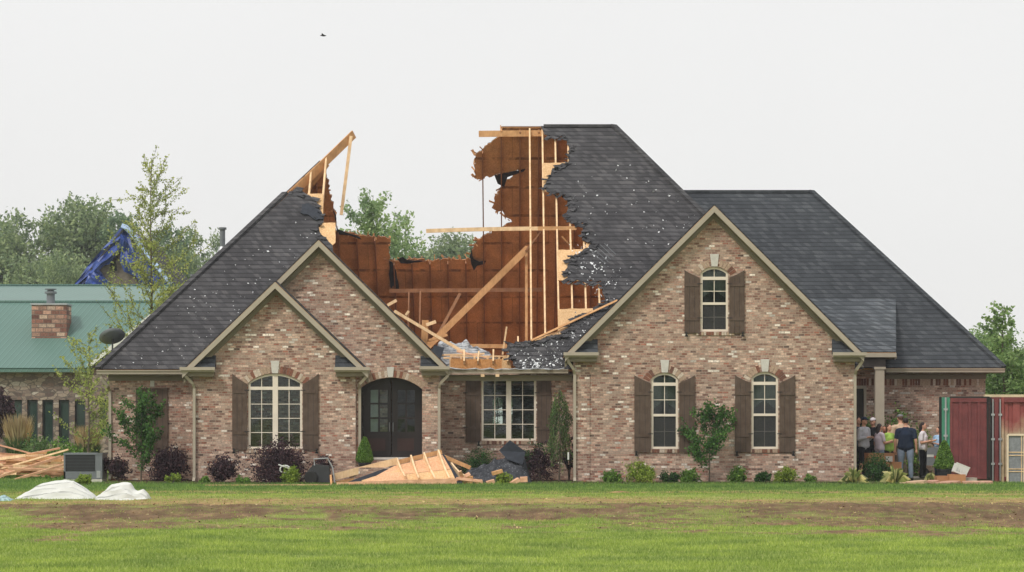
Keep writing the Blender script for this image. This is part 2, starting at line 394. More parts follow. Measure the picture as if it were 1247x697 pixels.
def height(x, y):
    b = 0.20*np.exp(-((y-45.5-0.6*np.sin(x*0.3))/2.3)**2)*(0.75+0.5*fbm(x*0.4, y*0.4, 0.5))
    r = 0.03*(fbm(x, y, 1.5)-0.5)*(1-sst(66, 69, y))*sst(20, 26, y)
    return b+r+0.10*dirt(x, y)*(fbm(x, y, 4.0)-0.5)
xs = np.concatenate([[-1500, -700, -300, -140, -70, -40], np.arange(-22, 22.01, 0.16), [40, 70, 140, 300, 700, 1500]])
ys = np.concatenate([[-600, -200, -60, -10, 10, 20], np.arange(25, 71, 0.14), [72, 74, 78, 85, 95, 120, 170, 300, 700, 2500]])
GX, GY = np.meshgrid(xs, ys); GZ = height(GX, GY)*(np.abs(GX) < 30)
me = bpy.data.meshes.new('ground'); nx, ny = len(xs), len(ys)
me.vertices.add(nx*ny); me.vertices.foreach_set('co', np.stack([GX, GY, GZ], -1).astype(np.float32).reshape(-1))
i, j = np.meshgrid(np.arange(nx-1), np.arange(ny-1)); k = (j*nx+i).reshape(-1)
q = np.stack([k, k+1, k+nx+1, k+nx], 1).astype(np.int32)
me.loops.add(q.size); me.loops.foreach_set('vertex_index', q.reshape(-1)); me.polygons.add(len(q))
me.polygons.foreach_set('loop_start', np.arange(0, q.size, 4, dtype=np.int32)); me.polygons.foreach_set('loop_total', np.full(len(q), 4, dtype=np.int32))
me.polygons.foreach_set('use_smooth', np.ones(len(q), dtype=bool)); me.update(calc_edges=True)
at_ = me.attributes.new('dirt', 'FLOAT', 'POINT'); at_.data.foreach_set('value', (dirt(GX, GY)*(np.abs(GX) < 30)).astype(np.float32).reshape(-1))
g = G('lawn_soil', 0.95, 0.1)
an = g.n.new('ShaderNodeAttribute'); an.attribute_name = 'dirt'
gr = g.ramp(g.noise(1.2, 6, 0.7, g.stretch(1, 0.6, 1)), [(0.3, S(112, 128, 62)), (0.5, S(134, 150, 74)), (0.7, S(160, 168, 100))])
dr = g.ramp(g.noise(3.0, 6, 0.7, g.stretch(1, 0.5, 1)), [(0.28, S(98, 80, 62)), (0.5, S(136, 112, 86)), (0.72, S(176, 150, 112))])
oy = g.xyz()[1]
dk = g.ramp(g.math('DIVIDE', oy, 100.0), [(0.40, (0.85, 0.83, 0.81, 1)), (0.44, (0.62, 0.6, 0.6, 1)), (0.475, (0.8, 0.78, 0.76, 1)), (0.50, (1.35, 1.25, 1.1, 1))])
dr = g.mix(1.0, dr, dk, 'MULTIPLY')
g.bump(g.noise(14, 5, 0.7), 0.7, 0.05)
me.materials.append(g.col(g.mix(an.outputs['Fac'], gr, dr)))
og = bpy.data.objects.new('ground', me); COL.objects.link(og); tag(og, 'green lawn with a strip of bare brown soil', None, kind='structure')

def blades(name, n, yr, hfun, wid, mat, lab, cat, dens=None, xr=None):
    y = rng.uniform(yr[0], yr[1], n); x = rng.uniform(-1, 1, n)*(0.212*y+1.5) if xr is None else rng.uniform(*xr, n)
    if dens is not None:
        keep = rng.uniform(size=n) < dens(x, y); x, y = x[keep], y[keep]
    m = len(x); z = height(x, y); th = rng.uniform(0, np.pi, m); h = hfun(x, y)*rng.uniform(0.5, 1.25, m)
    w = wid*rng.uniform(0.7, 1.3, m); lx = rng.normal(size=m)*h*0.45; ly = rng.normal(size=m)*h*0.45
    a = np.stack([x-np.cos(th)*w/2, y-np.sin(th)*w/2, z-0.01], 1); b = np.stack([x+np.cos(th)*w/2, y+np.sin(th)*w/2, z-0.01], 1)
    c = np.stack([x+lx, y+ly, z+h], 1)
    o = np_mesh(name, np.stack([a, b, c], 1), 3, mat); tag(o, lab, cat, kind='stuff'); return o
def clump(x, y): return 0.5+1.0*fbm(x, y, 1.1, 3)
blades('grass', 520000, (25.5, 62), lambda x, y: 0.045*clump(x, y)*(1-0.45*dirt(x, y)), 0.013, L_GRASS, 'short green lawn grass in front of the house', 'grass',
       lambda x, y: (1-0.93*dirt(x, y))*np.where(y > 45, 0.55, 1.0))
blades('long_grass', 120000, (59, 69.6), lambda x, y: 0.035+0.035*sst(61, 65, y)*clump(x, y), 0.02, L_LONG, 'longer uncut grass along the foot of the house', 'grass',
       lambda x, y: 1-0.8*dirt(x, y), (-17, 17))
blades('weeds', 30000, (69, 80), lambda x, y: 0.10+0*x, 0.03, L_LONG, 'rough grass between the brick house and the stone house', 'grass', None, (-24, -12.2))
# clods and straw on the bare strip
n = 7000; y = rng.uniform(39, 60, n); x = rng.uniform(-1, 1, n)*(0.21*y+1); kp = rng.uniform(size=n) < dirt(x, y); x, y = x[kp], y[kp]
c = np.stack([x, y, height(x, y)+0.012], 1); s = rng.uniform(0.01, 0.035, len(x))[:, None]; a = rng.normal(size=(len(x), 3))*[1, 1, 0.3]; b = rng.normal(size=(len(x), 3))*[1, 1, 0.6]
a *= s/np.linalg.norm(a, axis=1)[:, None]; b *= s*0.6/np.linalg.norm(b, axis=1)[:, None]
M_STRAW = leaf_mat('straw_and_clods', S(112, 92, 70), S(156, 132, 100), S(200, 180, 138), 0.0)
tag(np_mesh('straw_litter', np.stack([c-a, c+b, c+a, c-b], 1), 4, M_STRAW), 'straw and clods scattered over the bare soil strip', 'straw', kind='stuff')

# ------------------------------------------------------------------ the brick house
H = empty('brick_house', (0, 72, 0), 'brick house with charcoal shingles whose middle roof is torn open', 'house')
H.location = (0, 0, 0)
def part(mb, name, mat, parent=None, **kw): return mb.build(name, mat, parent or H, **kw)
def arch_loop(x0, x1, z0, zs, zt, Y, n=10):
    """opening outline: bottom z0, spring zs, crown zt (zt==zs: square)"""
    pts = [Vector((x0, Y, z0)), Vector((x1, Y, z0)), Vector((x1, Y, zs))]
    if zt > zs+1e-4:
        hw = (x1-x0)/2; s = zt-zs; r = (hw*hw+s*s)/(2*s); cz = zt-r; cx = (x0+x1)/2
        a0 = math.asin(hw/r)
        for i in range(1, n):
            t = a0-2*a0*i/n; pts.append(Vector((cx+r*math.sin(t), Y, cz+r*math.cos(t))))
    pts.append(Vector((x0, Y, zs))); return pts
def wall(loops, Y, name='wall', t=0.22, mat=M_BRICK): return part(MB().prism(loops, (0, t, 0)), name, mat)
def vx(pts, Y): return [Vector((X(a, Y), Y, Z(b, Y))) for a, b in pts]

YE, YB, YC, YD, YF = 70.0, 70.0, 70.6, 72.3, 77.0
WIN = {}  # name: (Y, px0, px1, top py, spring py, bottom py)
WIN['e1'] = (YE, 793, 826, 454, 462, 547); WIN['e2'] = (YE, 915, 948, 453, 461, 547); WIN['e3'] = (YE, 853, 887, 325, 333, 404)
WIN['b'] = (YB, 302, 368, 455, 467, 547); WIN['d'] = (YD, 586, 653, 461.5, 461.5, 537)
def hole(k):
    Y, a, b, t, s, bt = WIN[k]; return arch_loop(X(a, Y), X(b, Y), Z(bt, Y), Z(s, Y), Z(t, Y), Y)
GB = -0.15
# right gable
e_l, e_r = X(700, YE), X(1041, YE)
ap = Z(264, YE); cxe = X(870, YE)
wall([[(e_l, YE, GB), (e_r, YE, GB), (e_r, YE, ap-(e_r-cxe)), (cxe, YE, ap), (e_l, YE, ap-(cxe-e_l))], hole('e1'), hole('e2'), hole('e3')], YE)
# left small gable
b_l, b_r = X(235, YB), X(433, YB); cxb = X(335, YB); apb = Z(355, YB)
wall([[(b_l, YB, GB), (b_r, YB, GB), (b_r, YB, apb-(b_r-cxb)*.965), (cxb, YB, apb), (b_l, YB, apb-(cxb-b_l)*.965)], hole('b')], YB)
# tall left gable with the entrance arch
c_l, c_r = X(241, YC), X(535, YC); cxc = X(388, YC); apc = Z(305, YC)
door_loop = arch_loop(X(437, YC), X(514, YC), 0.45, Z(474, YC), Z(460, YC), YC, 14)
ow = [(c_l, YC, apc-(cxc-c_l)*.99), (c_l, YC, GB), (door_loop[0].x, YC, GB), (door_loop[0].x, YC, 0.45)]
wall([[Vector(p) for p in [(c_l, YC, GB), (c_r, YC, GB), (c_r, YC, apc-(c_r-cxc)*.99), (cxc, YC, apc), (c_l, YC, apc-(cxc-c_l)*.99)]], door_loop], YC)
# recessed walls
a_l = X(133, YD)
wall([[(a_l, YD, GB), (c_l+0.1, YD, GB), (c_l+0.1, YD, 3.2), (a_l, YD, 3.2)]], YD)
wall([[(c_r-0.1, YD, GB), (e_l+0.2, YD, GB), (e_l+0.2, YD, 3.2), (c_r-0.1, YD, 3.2)], hole('d')], YD)
def side(x, y0, y1, z1, t=0.2, name='wall'): return part(MB().box((x, y0, GB), (x+t, y1, z1)), name, M_BRICK)
side(e_l, YE+.222, YD, 3.5); side(e_r-.2, YE+.222, 87.3, 3.4); side(b_r-.2, YB+.222, YC, 3.2); side(b_l, YB+.222, YD, 3.2)
side(c_r-.2, YC+.222, YD, 3.2); side(a_l, YD+.222, 87.3, 3.1)
# back wall with an arched window that shows daylight through the rooms
bw = [X(600, 87.5), X(612, 87.5), X(618, 87.5), X(626, 87.5), X(588, 87.5), X(595, 87.5)]
holes = [arch_loop(X(600, 87.3), X(612, 87.3), Z(517, 87.3), Z(488, 87.3), Z(484, 87.3), 87.3),
         arch_loop(X(616.5, 87.3), X(624, 87.3), Z(517, 87.3), Z(488, 87.3), Z(484, 87.3), 87.3)]
wall([[(a_l, 87.3, GB), (e_r, 87.3, GB), (e_r, 87.3, 3.1), (a_l, 87.3, 3.1)]]+holes, 87.3)
g_ = MB()
for hx0, hx1 in ((X(600, 87.3), X(612, 87.3)), (X(616.5, 87.3), X(624, 87.3))):
    for zz in (1.95, 2.25): g_.box((hx0, 87.28, zz), (hx1, 87.31, zz+.03))
    g_.box(((hx0+hx1)/2-.012, 87.27, 1.6), ((hx0+hx1)/2+.012, 87.30, 2.55))
part(g_, 'window_grid', M_FRAME)
# right wing walls
f_r = X(1200, YF)
dx0, dx1, dzt = X(1037, YF), X(1055, YF), Z(470, YF)
wall([[(e_r-.1, YF, GB), (f_r, YF, GB), (f_r, YF, 3.35), (e_r-.1, YF, 3.35)], [Vector((dx0+.02, YF, .15)), Vector((dx1-.08, YF, .15)), Vector((dx1-.08, YF, dzt-.09)), Vector((dx0+.02, YF, dzt-.09))]], YF)
side(f_r-.2, YF+.222, 88, 3.3)
# floors / ceiling
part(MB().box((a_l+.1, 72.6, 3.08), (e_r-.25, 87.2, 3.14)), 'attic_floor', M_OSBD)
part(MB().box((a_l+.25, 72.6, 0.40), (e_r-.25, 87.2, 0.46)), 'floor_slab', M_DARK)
part(MB().box((-5.6, 80, .46), (-5.5, 87.2, 3.07)), 'partition_wall', M_PLAST)
part(MB().box((1.6, 76, .46), (1.7, 87.2, 3.07)), 'partition_wall', M_PLAST)
part(MB().box((e_l+.25, 73.3, .46), (e_r-.3, 73.4, 3.07)), 'partition_wall', M_PLAST)
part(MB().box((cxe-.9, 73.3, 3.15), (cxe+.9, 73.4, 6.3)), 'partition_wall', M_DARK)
part(MB().box((b_l+.25, 74.0, .46), (b_r-.25, 74.1, 3.07)), 'partition_wall', M_PLAST)

# --- roof planes
Ze, Ye = 3.23, 71.9                      # main eave
Yr = (70.37-1.7+1.7)/(1-.1196); Yr = 79.93; Zr = Ze+(Yr-Ye); Yb = 2*Yr-Ye
XL, XR, RL, RR = -12.05, 10.15, -5.0, 3.28
nF = Vector((0, -1, 1)).normalized(); cF = Vector((0, Ye, Ze))
nB = Vector((0, 1, 1)).normalized(); cB = Vector((0, Yb, Ze))
def onF(pts, lift=0.0): return [ray_plane(a, b, cF+nF*lift, nF) for a, b in pts]
def onB(pts, lift=0.0): return [ray_plane(a, b, cB+nB*lift, nB) for a, b in pts]
# left remnant of the front slope
torn_l = jag([(360, 230.5), (368, 234), (378, 240), (386, 248), (393, 262), (394, 272), (388, 277), (391, 287), (405, 300)], 1.3, 4)
hipL = Vector((XL, Ye, Ze)); 
leftF = [hipL]+onF(torn_l)+[Vector((-5.45, 75.5, Ze+3.6)), Vector((-5.45, Ye, Ze))]
part(MB().prism([[p+nF*.02 for p in leftF]], nF*.03), 'roof', M_SH, smooth=False)
part(MB().prism([[p for p in leftF]], nF*.018), 'sheathing', M_OSBD)
# big right remnant
torn_r = [(658.7, 155), (661, 160), (663, 165), (676, 167), (688.6, 166.4), (690, 174.4), (693, 181), (692, 199.7), (682, 202), (672.5, 206.6), (668, 217), (664.5, 225), (661.5, 230.7), (670, 236.4),
          (691, 238.7), (692, 254.8), (689.7, 272), (710.4, 272), (708, 287), (709, 293.8), (720.7, 296), (716, 303), (706, 309), (695.5, 314.4), (691, 324), (688.6, 332.8), (695.5, 343), (732, 343), (733, 351), (736.8, 365), (735, 372), (722, 380), (700, 386), (697.8, 391),
          (684, 408.6), (668, 411), (652, 416.6), (634, 418), (617.4, 419), (620, 428), (622, 438), (628, 447)]
jr = jag(torn_r, 1.5, 3)
rightF = [Vector((RR, Yr, Zr)), Vector((X(658.7, Yr), Yr, Zr))]+onF(jr[1:])+[Vector((X(628, Ye), Ye, Ze)), Vector((XR, Ye, Ze))]
part(MB().prism([[p+nF*.02 for p in rightF]], nF*.03), 'roof', M_SH)
part(MB().prism([[p for p in rightF]], nF*.018), 'sheathing', M_OSBD)
# pale bared sheathing patches between rafters
for pp in ([(661.5, 199), (692.5, 198.5), (693, 233), (662, 234)], [(679.5, 305), (722, 304), (715, 343), (679.5, 342)],
           [(679.5, 377), (722, 376), (722, 388), (705, 396), (692, 402), (684, 410), (679.5, 412)], [(652, 414), (664, 410), (664, 420), (650, 420)], [(664, 409), (680, 404), (682, 411), (664, 414)],
           [(716, 290), (724, 290), (720, 300), (712, 304)],
           [(374, 236.5), (393.5, 236.5), (394, 266), (384, 256), (376, 246)], [(391.5, 272), (408.5, 272), (408.5, 296), (400, 304), (391.5, 298)], [(385, 279), (392, 276), (392, 290), (386, 288)]):
    part(MB().prism([[p+nF*.001 for p in onF(jag(pp+[pp[0]], .4, 5)[:-1])]], nF*.016), 'sheathing', M_OSBL)
# left, right and back slopes
tip = 0.86
lt = lambda t: Vector((XL+(RL-XL)*t, Ye+(Yr-Ye)*t, Ze+(Zr-Ze)*t)); lb = lambda t: Vector((XL+(RL-XL)*t, Yb-(Yb-Yr)*t, Ze+(Zr-Ze)*t))
nL = (lt(1)-lt(0)).cross(lb(0)-lt(0)); nL = nL if nL.z > 0 else -nL; nL.normalize()
lp = [lt(0), lt(.80), lt(.845), lt(.86)+Vector((.0, .5, .0)), lb(.80), lb(.84), lb(0)]
lp = [lt(0), lt(.845), lb(.86), lb(0)]
part(MB().prism([[p+nL*.02 for p in lp]], nL*.03), 'roof', M_SH); part(MB().prism([lp], nL*.018), 'sheathing', M_OSBD)
rp = [Vector((XR, Ye, Ze)), Vector((RR, Yr, Zr)), Vector((XR, Yb, Ze))]
nR = (rp[2]-rp[0]).cross(rp[1]-rp[0]); nR = nR if nR.z > 0 else -nR; nR.normalize()
part(MB().prism([[p+nR*.02 for p in rp]], nR*.03), 'roof', M_SH); part(MB().prism([rp], nR*.018), 'sheathing', M_OSBD)
tornB = [(397, 207), (398, 215), (402, 238), (406, 250), (409, 268), (411, 283), (425, 284), (440, 287), (474, 290), (475, 318), (485, 318), (500, 316), (530, 317), (560, 315.6), (575, 315.6), (573.8, 305), (577, 298.4),
         (594, 284.7), (614, 275.5), (624, 271), (615, 264), (611.7, 257), (606, 258), (599, 253.7), (602.5, 245.6), (606, 234), (611.7, 226), (636, 207.5), (602.5, 213.5), (580.7, 219), (577, 202), (578.4, 189.4), (598, 174.4), (609, 166.4), (610.5, 155.3)]
jb = jag(tornB, 1.9, 3)
backB = [lb(0)]+onB(jb)+[Vector((X(612, Yr), Yr, Zr)), Vector((RR, Yr, Zr)), Vector((XR, Yb, Ze))]
part(MB().prism([backB], nB*.018), 'sheathing', M_OSBD)
part(MB().prism([[p+nB*.02 for p in backB]], nB*.03), 'roof', M_FELT)
part(MB().prism([onB([(602, 213.7), (640, 206), (638, 209), (618, 216), (614, 228), (606, 224)], -.03)], nB*.012), 'torn_felt', M_FELT)
for pts in ([(574, 303), (577, 316), (584, 319), (592, 318), (590, 322), (581, 324), (577, 330), (574, 322), (572, 312)], [(474, 318), (478, 320), (483, 334), (486, 352), (482, 356), (479, 348), (476, 352), (474, 338)],
            [(405, 255), (409, 262), (410, 285), (425, 287), (440, 292), (438, 289), (412, 280)], [(484, 316), (490, 313), (496, 317), (520, 318), (500, 321), (488, 321)]):
    c_ = onB(jag(pts+[pts[0]], .6, 4)[:-1], -.12); m_ = MB().prism([c_], nB*.012); part(m_, 'torn_felt', M_FELT)

mb = MB()
for a, b in zip(tornB, tornB[1:]):
    for q_ in range(max(1, int(math.dist(a, b)/5))):
        t = random.random(); p = ray_plane(a[0]+(b[0]-a[0])*t, a[1]+(b[1]-a[1])*t, cB+nB*.01, nB)
        mb.beam(p, p+Vector((random.uniform(-.22, .08), random.uniform(-.1, .1), random.uniform(-.12, .2))), random.uniform(.02, .09), .012, nB)
part(mb, 'splintered_edge', M_OSBD)
# back rafters
def zB(x): # upper torn limit, per px column, of the back sheathing (z)
    return None
edge = [(p[0], p[1]) for p in tornB]
def top_at(px):
    if px < 398: return 207
    if px > 611: return 156
    best = 400
    for (a, b) in zip(tornB, tornB[1:]):
        lo, hi = sorted((a[0], b[0]))
        if lo <= px <= hi and hi > lo:
            yv = a[1]+(b[1]-a[1])*(px-a[0])/(b[0]-a[0]); best = min(best, yv)
    return best if best < 400 else 318
xr = -9.5
while xr < 9:
    px = CX+xr*F/82.5; tp = top_at(px)
    # a few rafters stick out past the torn boards
    if 419 < px < 428: tp = 249
    if 604 < px < 611: tp = 160
    top = ray_plane(px, tp+1.5, cB, nB); top.x = xr
    if xr < RL:
        t = (xr-XL)/(RL-XL); lim = lb(t)
        if lim.z < top.z: top = lim.copy()
    if xr > RR:
        t = (XR-xr)/(XR-RR); top = Vector((xr, Yb-(Yb-Yr)*t, Ze+(Zr-Ze)*t))
    bot = Vector((xr, Yb, Ze)); off = nB*(-.085)
    part(MB().beam(bot+off, top+off, .038, .16, nB), 'rafter', M_BPINE)
    xr += 0.61
# front rafters in the hole on the right
for k_ in range(6):
    xr = .57+.41*k_
    a_ = Vector((xr, Ye+.3, Ze+.3)); b_ = Vector((xr, Yr-.03, Zr-.03)); off = nF*(-.1)
    part(MB().beam(a_+off, b_+off, .05, .185, nF), 'rafter', M_PINE)
for xr, ln in ((-.13, .55), (.2, .75), (-.55, .35), (-1.0, .3), (-1.4, .35)):
    a_ = Vector((xr, Ye+.3, Ze+.3)); b_ = a_+Vector((random.uniform(-.05, .15), 1, 1))*ln; off = nF*(-.1)
    part(MB().beam(a_+off, b_+off, .045, .14, nF), 'rafter', M_PINE)
# left jacks, hip rafter, hanging strut
for px_, Yq in ((377.5, 78.0), (394, 77.8)):
    xr = X(px_, Yq); t = (xr-XL)/(RL-XL); a_ = Vector((xr, 74.5, Ze+2.6)); b_ = lt(t)
    part(MB().beam(a_-nF*.1, b_-nF*.1, .055, .185, nF), 'rafter', M_PINE)
part(MB().beam(lt(.70)-Vector((0, 0, .19)), lt(.985)-Vector((0, 0, .12)), .045, .27), 'hip_rafter', M_PINE2)
part(MB().beam(P(427.5, 166, 79.6), P(415.5, 262, 79.3), .10, .05, (0, 1, 0)), 'hanging_strut', M_PINE)
# ridge board, collar beam, braces, purlin
part(MB().beam(Vector((X(583, Yr), Yr+.0, Zr-.22)), Vector((X(662, Yr), Yr+.0, Zr-.20)), .04, .2), 'ridge_board', M_PINE2)
part(MB().beam(P(519, 281.5, 76.4), P(655, 278.5, 76.4), .06, .12, bend=.015), 'collar_beam', M_PINE)
part(MB().beam(P(655, 278.5, 76.4), P(702, 278, 76.4), .06, .12), 'collar_beam', M_PINE2)
part(MB().beam(P(643, 302, 77.6), P(500, 443, 76.8), .2, .05, (0, -1, 0)), 'diagonal_brace', M_PINE2)
part(MB().beam(P(560, 358, 82), P(528, 418, 80), .09, .05, (0, -1, 0)), 'diagonal_brace', M_BPINE)
part(MB().beam(P(474, 354.5, 84.2), P(660, 353, 84.2), .12, .13), 'purlin', M_BPINE)
part(MB().beam(P(498, 357, 83.5), P(497, 408, 82), .05, .1, (0, -1, 0)), 'strut', M_BPINE)
part(MB().beam(P(512, 356, 83.5), P(511, 398, 82), .05, .1, (0, -1, 0)), 'strut', M_BPINE)
for px_, y0 in ((645, 160),): part(MB().beam(P(641, 300, 77.9), P(641, 418, 77.0), .08, .05, (0, -1, 0)), 'strut', M_PINE2)
part(MB().beam(P(662, 278, 77.5), P(640, 306, 77.5), .05, .12, (0, -1, 0)), 'diagonal_brace', M_BPINE)
part(MB().beam(P(684, 288, 77.5), P(700, 305, 77.5), .05, .12, (0, -1, 0)), 'diagonal_brace', M_PINE2)
# wall plate and stub framing at the open front eave
part(MB().box((X(549, 72.5), 72.35, 3.2), (X(612, 72.5), 72.40, 3.56)), 'knee_board', M_OSBM)
part(MB().prism([[P(611, 449, 72.33), P(623, 449, 72.33), P(620, 437, 72.33), P(614, 433, 72.33), P(611, 437, 72.33)]], (0, .03, 0)), 'knee_board', M_OSBL)
part(MB().box((X(541, 72.5), 72.5, 3.18), (X(628, 72.5), 72.62, 3.25)), 'wall_plate', M_PINE2)
part(MB().beam(P(548, 434, 73.0), P(620, 434, 73.0), .09, .04), 'wall_plate', M_PINE)
for px_ in (549, 562, 578, 594, 608):
    part(MB().box((X(px_, 73)-.03, 72.5, 3.15), (X(px_, 73)+.03, 73.3, Z(434, 73)-.03)), 'ceiling_joist', M_PINE)
part(MB().beam(P(571, 421.5, 75), P(626, 422, 75), .1, .12), 'wall_plate', M_PINE2)

# hip and ridge caps
def cap(a, b, m=M_SH, w=.24): part(MB().beam(Vector(a)+Vector((0, 0, .055)), Vector(b)+Vector((0, 0, .055)), w, .09), 'ridge_cap', m)
cap(lt(0), lt(.70)); cap((X(662, Yr), Yr, Zr-.02), (RR, Yr, Zr-.02)); cap((XR, Ye, Ze), (RR, Yr, Zr))

# right wing roof
Zf, Yf0 = 3.377, 76.5; Yfr = 82.5; Zfr = Zf+Yfr-Yf0; FR, FE = 9.99, 15.21; Yfb = 2*Yfr-Yf0
def slab(pts, mat=M_SH2, lift=.02, th=.035, deck=True, name='roof', skip_deck=False):
    pts = [Vector(p) for p in pts]; n_ = (pts[1]-pts[0]).cross(pts[2]-pts[0]); n_ = n_ if n_.z > 0 else -n_; n_.normalize()
    if deck: part(MB().prism([pts], n_*.018), 'sheathing', M_OSBM)
    return part(MB().prism([[p+n_*lift for p in pts]], n_*th), name, mat)
slab([(9.0, Yf0, Zf), (FE, Yf0, Zf), (FR, Yfr, Zfr), (4.9, Yfr, Zfr), (9.0, 78.5, Zf+2)])
slab([(FE, Yf0, Zf), (FE, Yfb, Zf), (FR, Yfr, Zfr)]); slab([(FE, Yfb, Zf), (9, Yfb, Zf), (4.9, Yfr, Zfr), (FR, Yfr, Zfr)])
cap((FE, Yf0, Zf), (FR, Yfr, Zfr), M_SH2); cap((5.2, Yfr, Zfr-.02), (FR, Yfr, Zfr-.02), M_SH2)
# porch roof
Yp = 75.5; Zp = 3.83; pxr = X(1091, Yp)
slab([(X(985, Yp), Yp, Zp), (pxr, Yp, Zp), (X(1091, 78.9)-.0, 78.95, 5.72), (X(985, 78.9), 78.95, 5.72)], M_SH3)
part(MB().box((X(1030, Yp), Yp-.12, Zp-.13), (pxr, Yp+.0, Zp+.0)), 'gutter', M_TRIM)
part(MB().prism([[(pxr-.03, Yp+.02, Zp-.02), (pxr-.03, 78.5, 5.4), (pxr-.03, 78.5, 5.2), (pxr-.03, Yp+.02, Zp-.2)]], (.02, 0, 0)), 'rake_board', M_TRIM)
part(MB().box((X(1040, Yp), Yp+.1, Z(447, 75.6)), (X(1079, Yp), Yp+.35, Zp-.06)), 'porch_beam', plain('brown_grey_beam', S(84, 78, 76), .8, .2))
part(MB().box((X(1066, 75.6), 75.6, 0.0), (X(1077, 75.6), 75.86, Z(447, 75.6))), 'porch_post', M_TRIM)
part(MB().box((X(1064.5, 75.6), 75.57, Z(450, 75.6)), (X(1078.5, 75.6), 75.9, Z(447, 75.6))), 'post_capital', M_TRIM)
part(MB().box((X(1041, 76), 75.6, Zp-.16), (X(1090, 76), 76.9, Zp-.10)), 'porch_ceiling', M_TRIM2)

# gable roofs, rake boards, returns
def gable(cx, zap, half, slope, Yfr_, Yback, zfront_eave, mat, cut=True):
    """two slopes meeting at (cx, zap); front edge Yfr_; cut back along the main roof"""
    ze = zap-half*slope
    yr_ = zap+ (Ye-Ze); ye_ = max(Yfr_+.3, ze+(Ye-Ze))
    for s_ in (-1, 1):
        pts = [Vector((cx, Yfr_, zap)), Vector((cx, yr_, zap)), Vector((cx+s_*half, ye_, ze)), Vector((cx+s_*half, Yfr_, ze))]
        slab(pts, mat, .0, .035, False); slab([p-Vector((0, 0, .03)) for p in pts], M_OSBM, 0, .015, False, 'sheathing')
        # barge board, soffit and frieze
        d = Vector((s_*half, 0, -half*slope)); dn = d.normalized(); pn = Vector((dn.z*s_, 0, -dn.x*s_)); pn = pn if pn.z < 0 else -pn
        A = Vector((cx, Yfr_, zap-.0)); B = A+d
        def band(w0, w1, y0, y1, name, m, ext=0.0):
            # mitred at the crown (vertical cut), plumb cut at the eave
            k0, k1 = w0/dn.x*s_*1.0, w1/dn.x*s_
            a0 = A+Vector((0, y0, -abs(w0/dn.x))); a1 = A+Vector((0, y0, -abs(w1/dn.x)))
            b0 = B+Vector((0, y0, -abs(w0/dn.x)))+d*ext; b1 = B+Vector((0, y0, -abs(w1/dn.x)))+d*ext
            part(MB().prism([[a0, b0, b1, a1]], (0, y1-y0, 0)), name, m)
        band(0.012, .14, -.02, .02, 'rake_board', M_TRIM)
        band(.13, .145, .02, .34, 'soffit', M_TRIM2)
        band(.145, .255, .29, .345, 'frieze_board', M_TRIM2, -.0)
    return ze
gable(X(870, 69.65), Z(250, 69.65), 182*69.65/F, 1.0, 69.65, 0, 0, M_SH2)
gable(X(335, 69.65), Z(343, 69.65), 113*69.65/F, .965, 69.65, 0, 0, M_SH)
gable(X(388, 70.25), Z(292, 70.25), 157*70.25/F, .99, 70.25, 0, 0, M_SH)

def eave_return(x_in, x_out, zt, Yw, proud=.36, up=.42):
    """boxed cornice return with its little shingled roof; x_in = inner end on the wall"""
    s_ = 1 if x_out > x_in else -1; a, b = min(x_in, x_out), max(x_in, x_out)
    y0 = Yw-proud
    part(MB().box((a, y0, zt-.10), (b, Yw-.002, zt)), 'cornice_return', M_TRIM)
    part(MB().box((a-.02, y0-.09, zt-.05), (b+.02, y0, zt+.04)), 'gutter', M_TRIM)
    part(MB().box((a+.03, y0+.10, zt-.22), (b-.03 if s_ < 0 else b-.03, Yw-.002, zt-.10)), 'frieze_board', M_TRIM2)
    xo = x_out-s_*.10
    pts = [Vector((x_in, y0+.04, zt+.01)), Vector((xo, y0+.04, zt+.01)), Vector((xo-s_*.42, Yw-.02, zt+up)), Vector((x_in, Yw-.02, zt+up))]
    base = [Vector((p.x, p.y, zt)) for p in pts]
    mb = MB(); k = len(mb.v); mb.v += [tuple(p) for p in pts]+[tuple(p-Vector((0, 0, .0))) for p in base]
    mb.v[k+4] = (pts[0].x, pts[0].y, zt-.01); mb.v[k+5] = (pts[1].x, pts[1].y, zt-.01); mb.v[k+6] = (pts[2].x, pts[2].y, zt-.01); mb.v[k+7] = (pts[3].x, pts[3].y, zt-.01)
    for q_ in ((0, 1, 2, 3), (4, 7, 6, 5), (0, 4, 5, 1), (1, 5, 6, 2), (2, 6, 7, 3), (3, 7, 4, 0)): mb.face(q_)
    part(mb, 'return_roof', M_SH2)
eave_return(X(728, 69.8), X(687, 69.8), Z(431, 69.65), YE); eave_return(X(1014, 69.8), X(1053, 69.8), Z(431, 69.65), YE)
eave_return(X(262, 69.8), X(221, 69.8), Z(449, 69.65), YB, up=.38); eave_return(X(408, 69.8), X(450, 69.8), Z(449, 69.65), YB, up=.38)
eave_return(X(512, 70.4), X(547, 70.4), Z(448, 70.25), YC, up=.34)

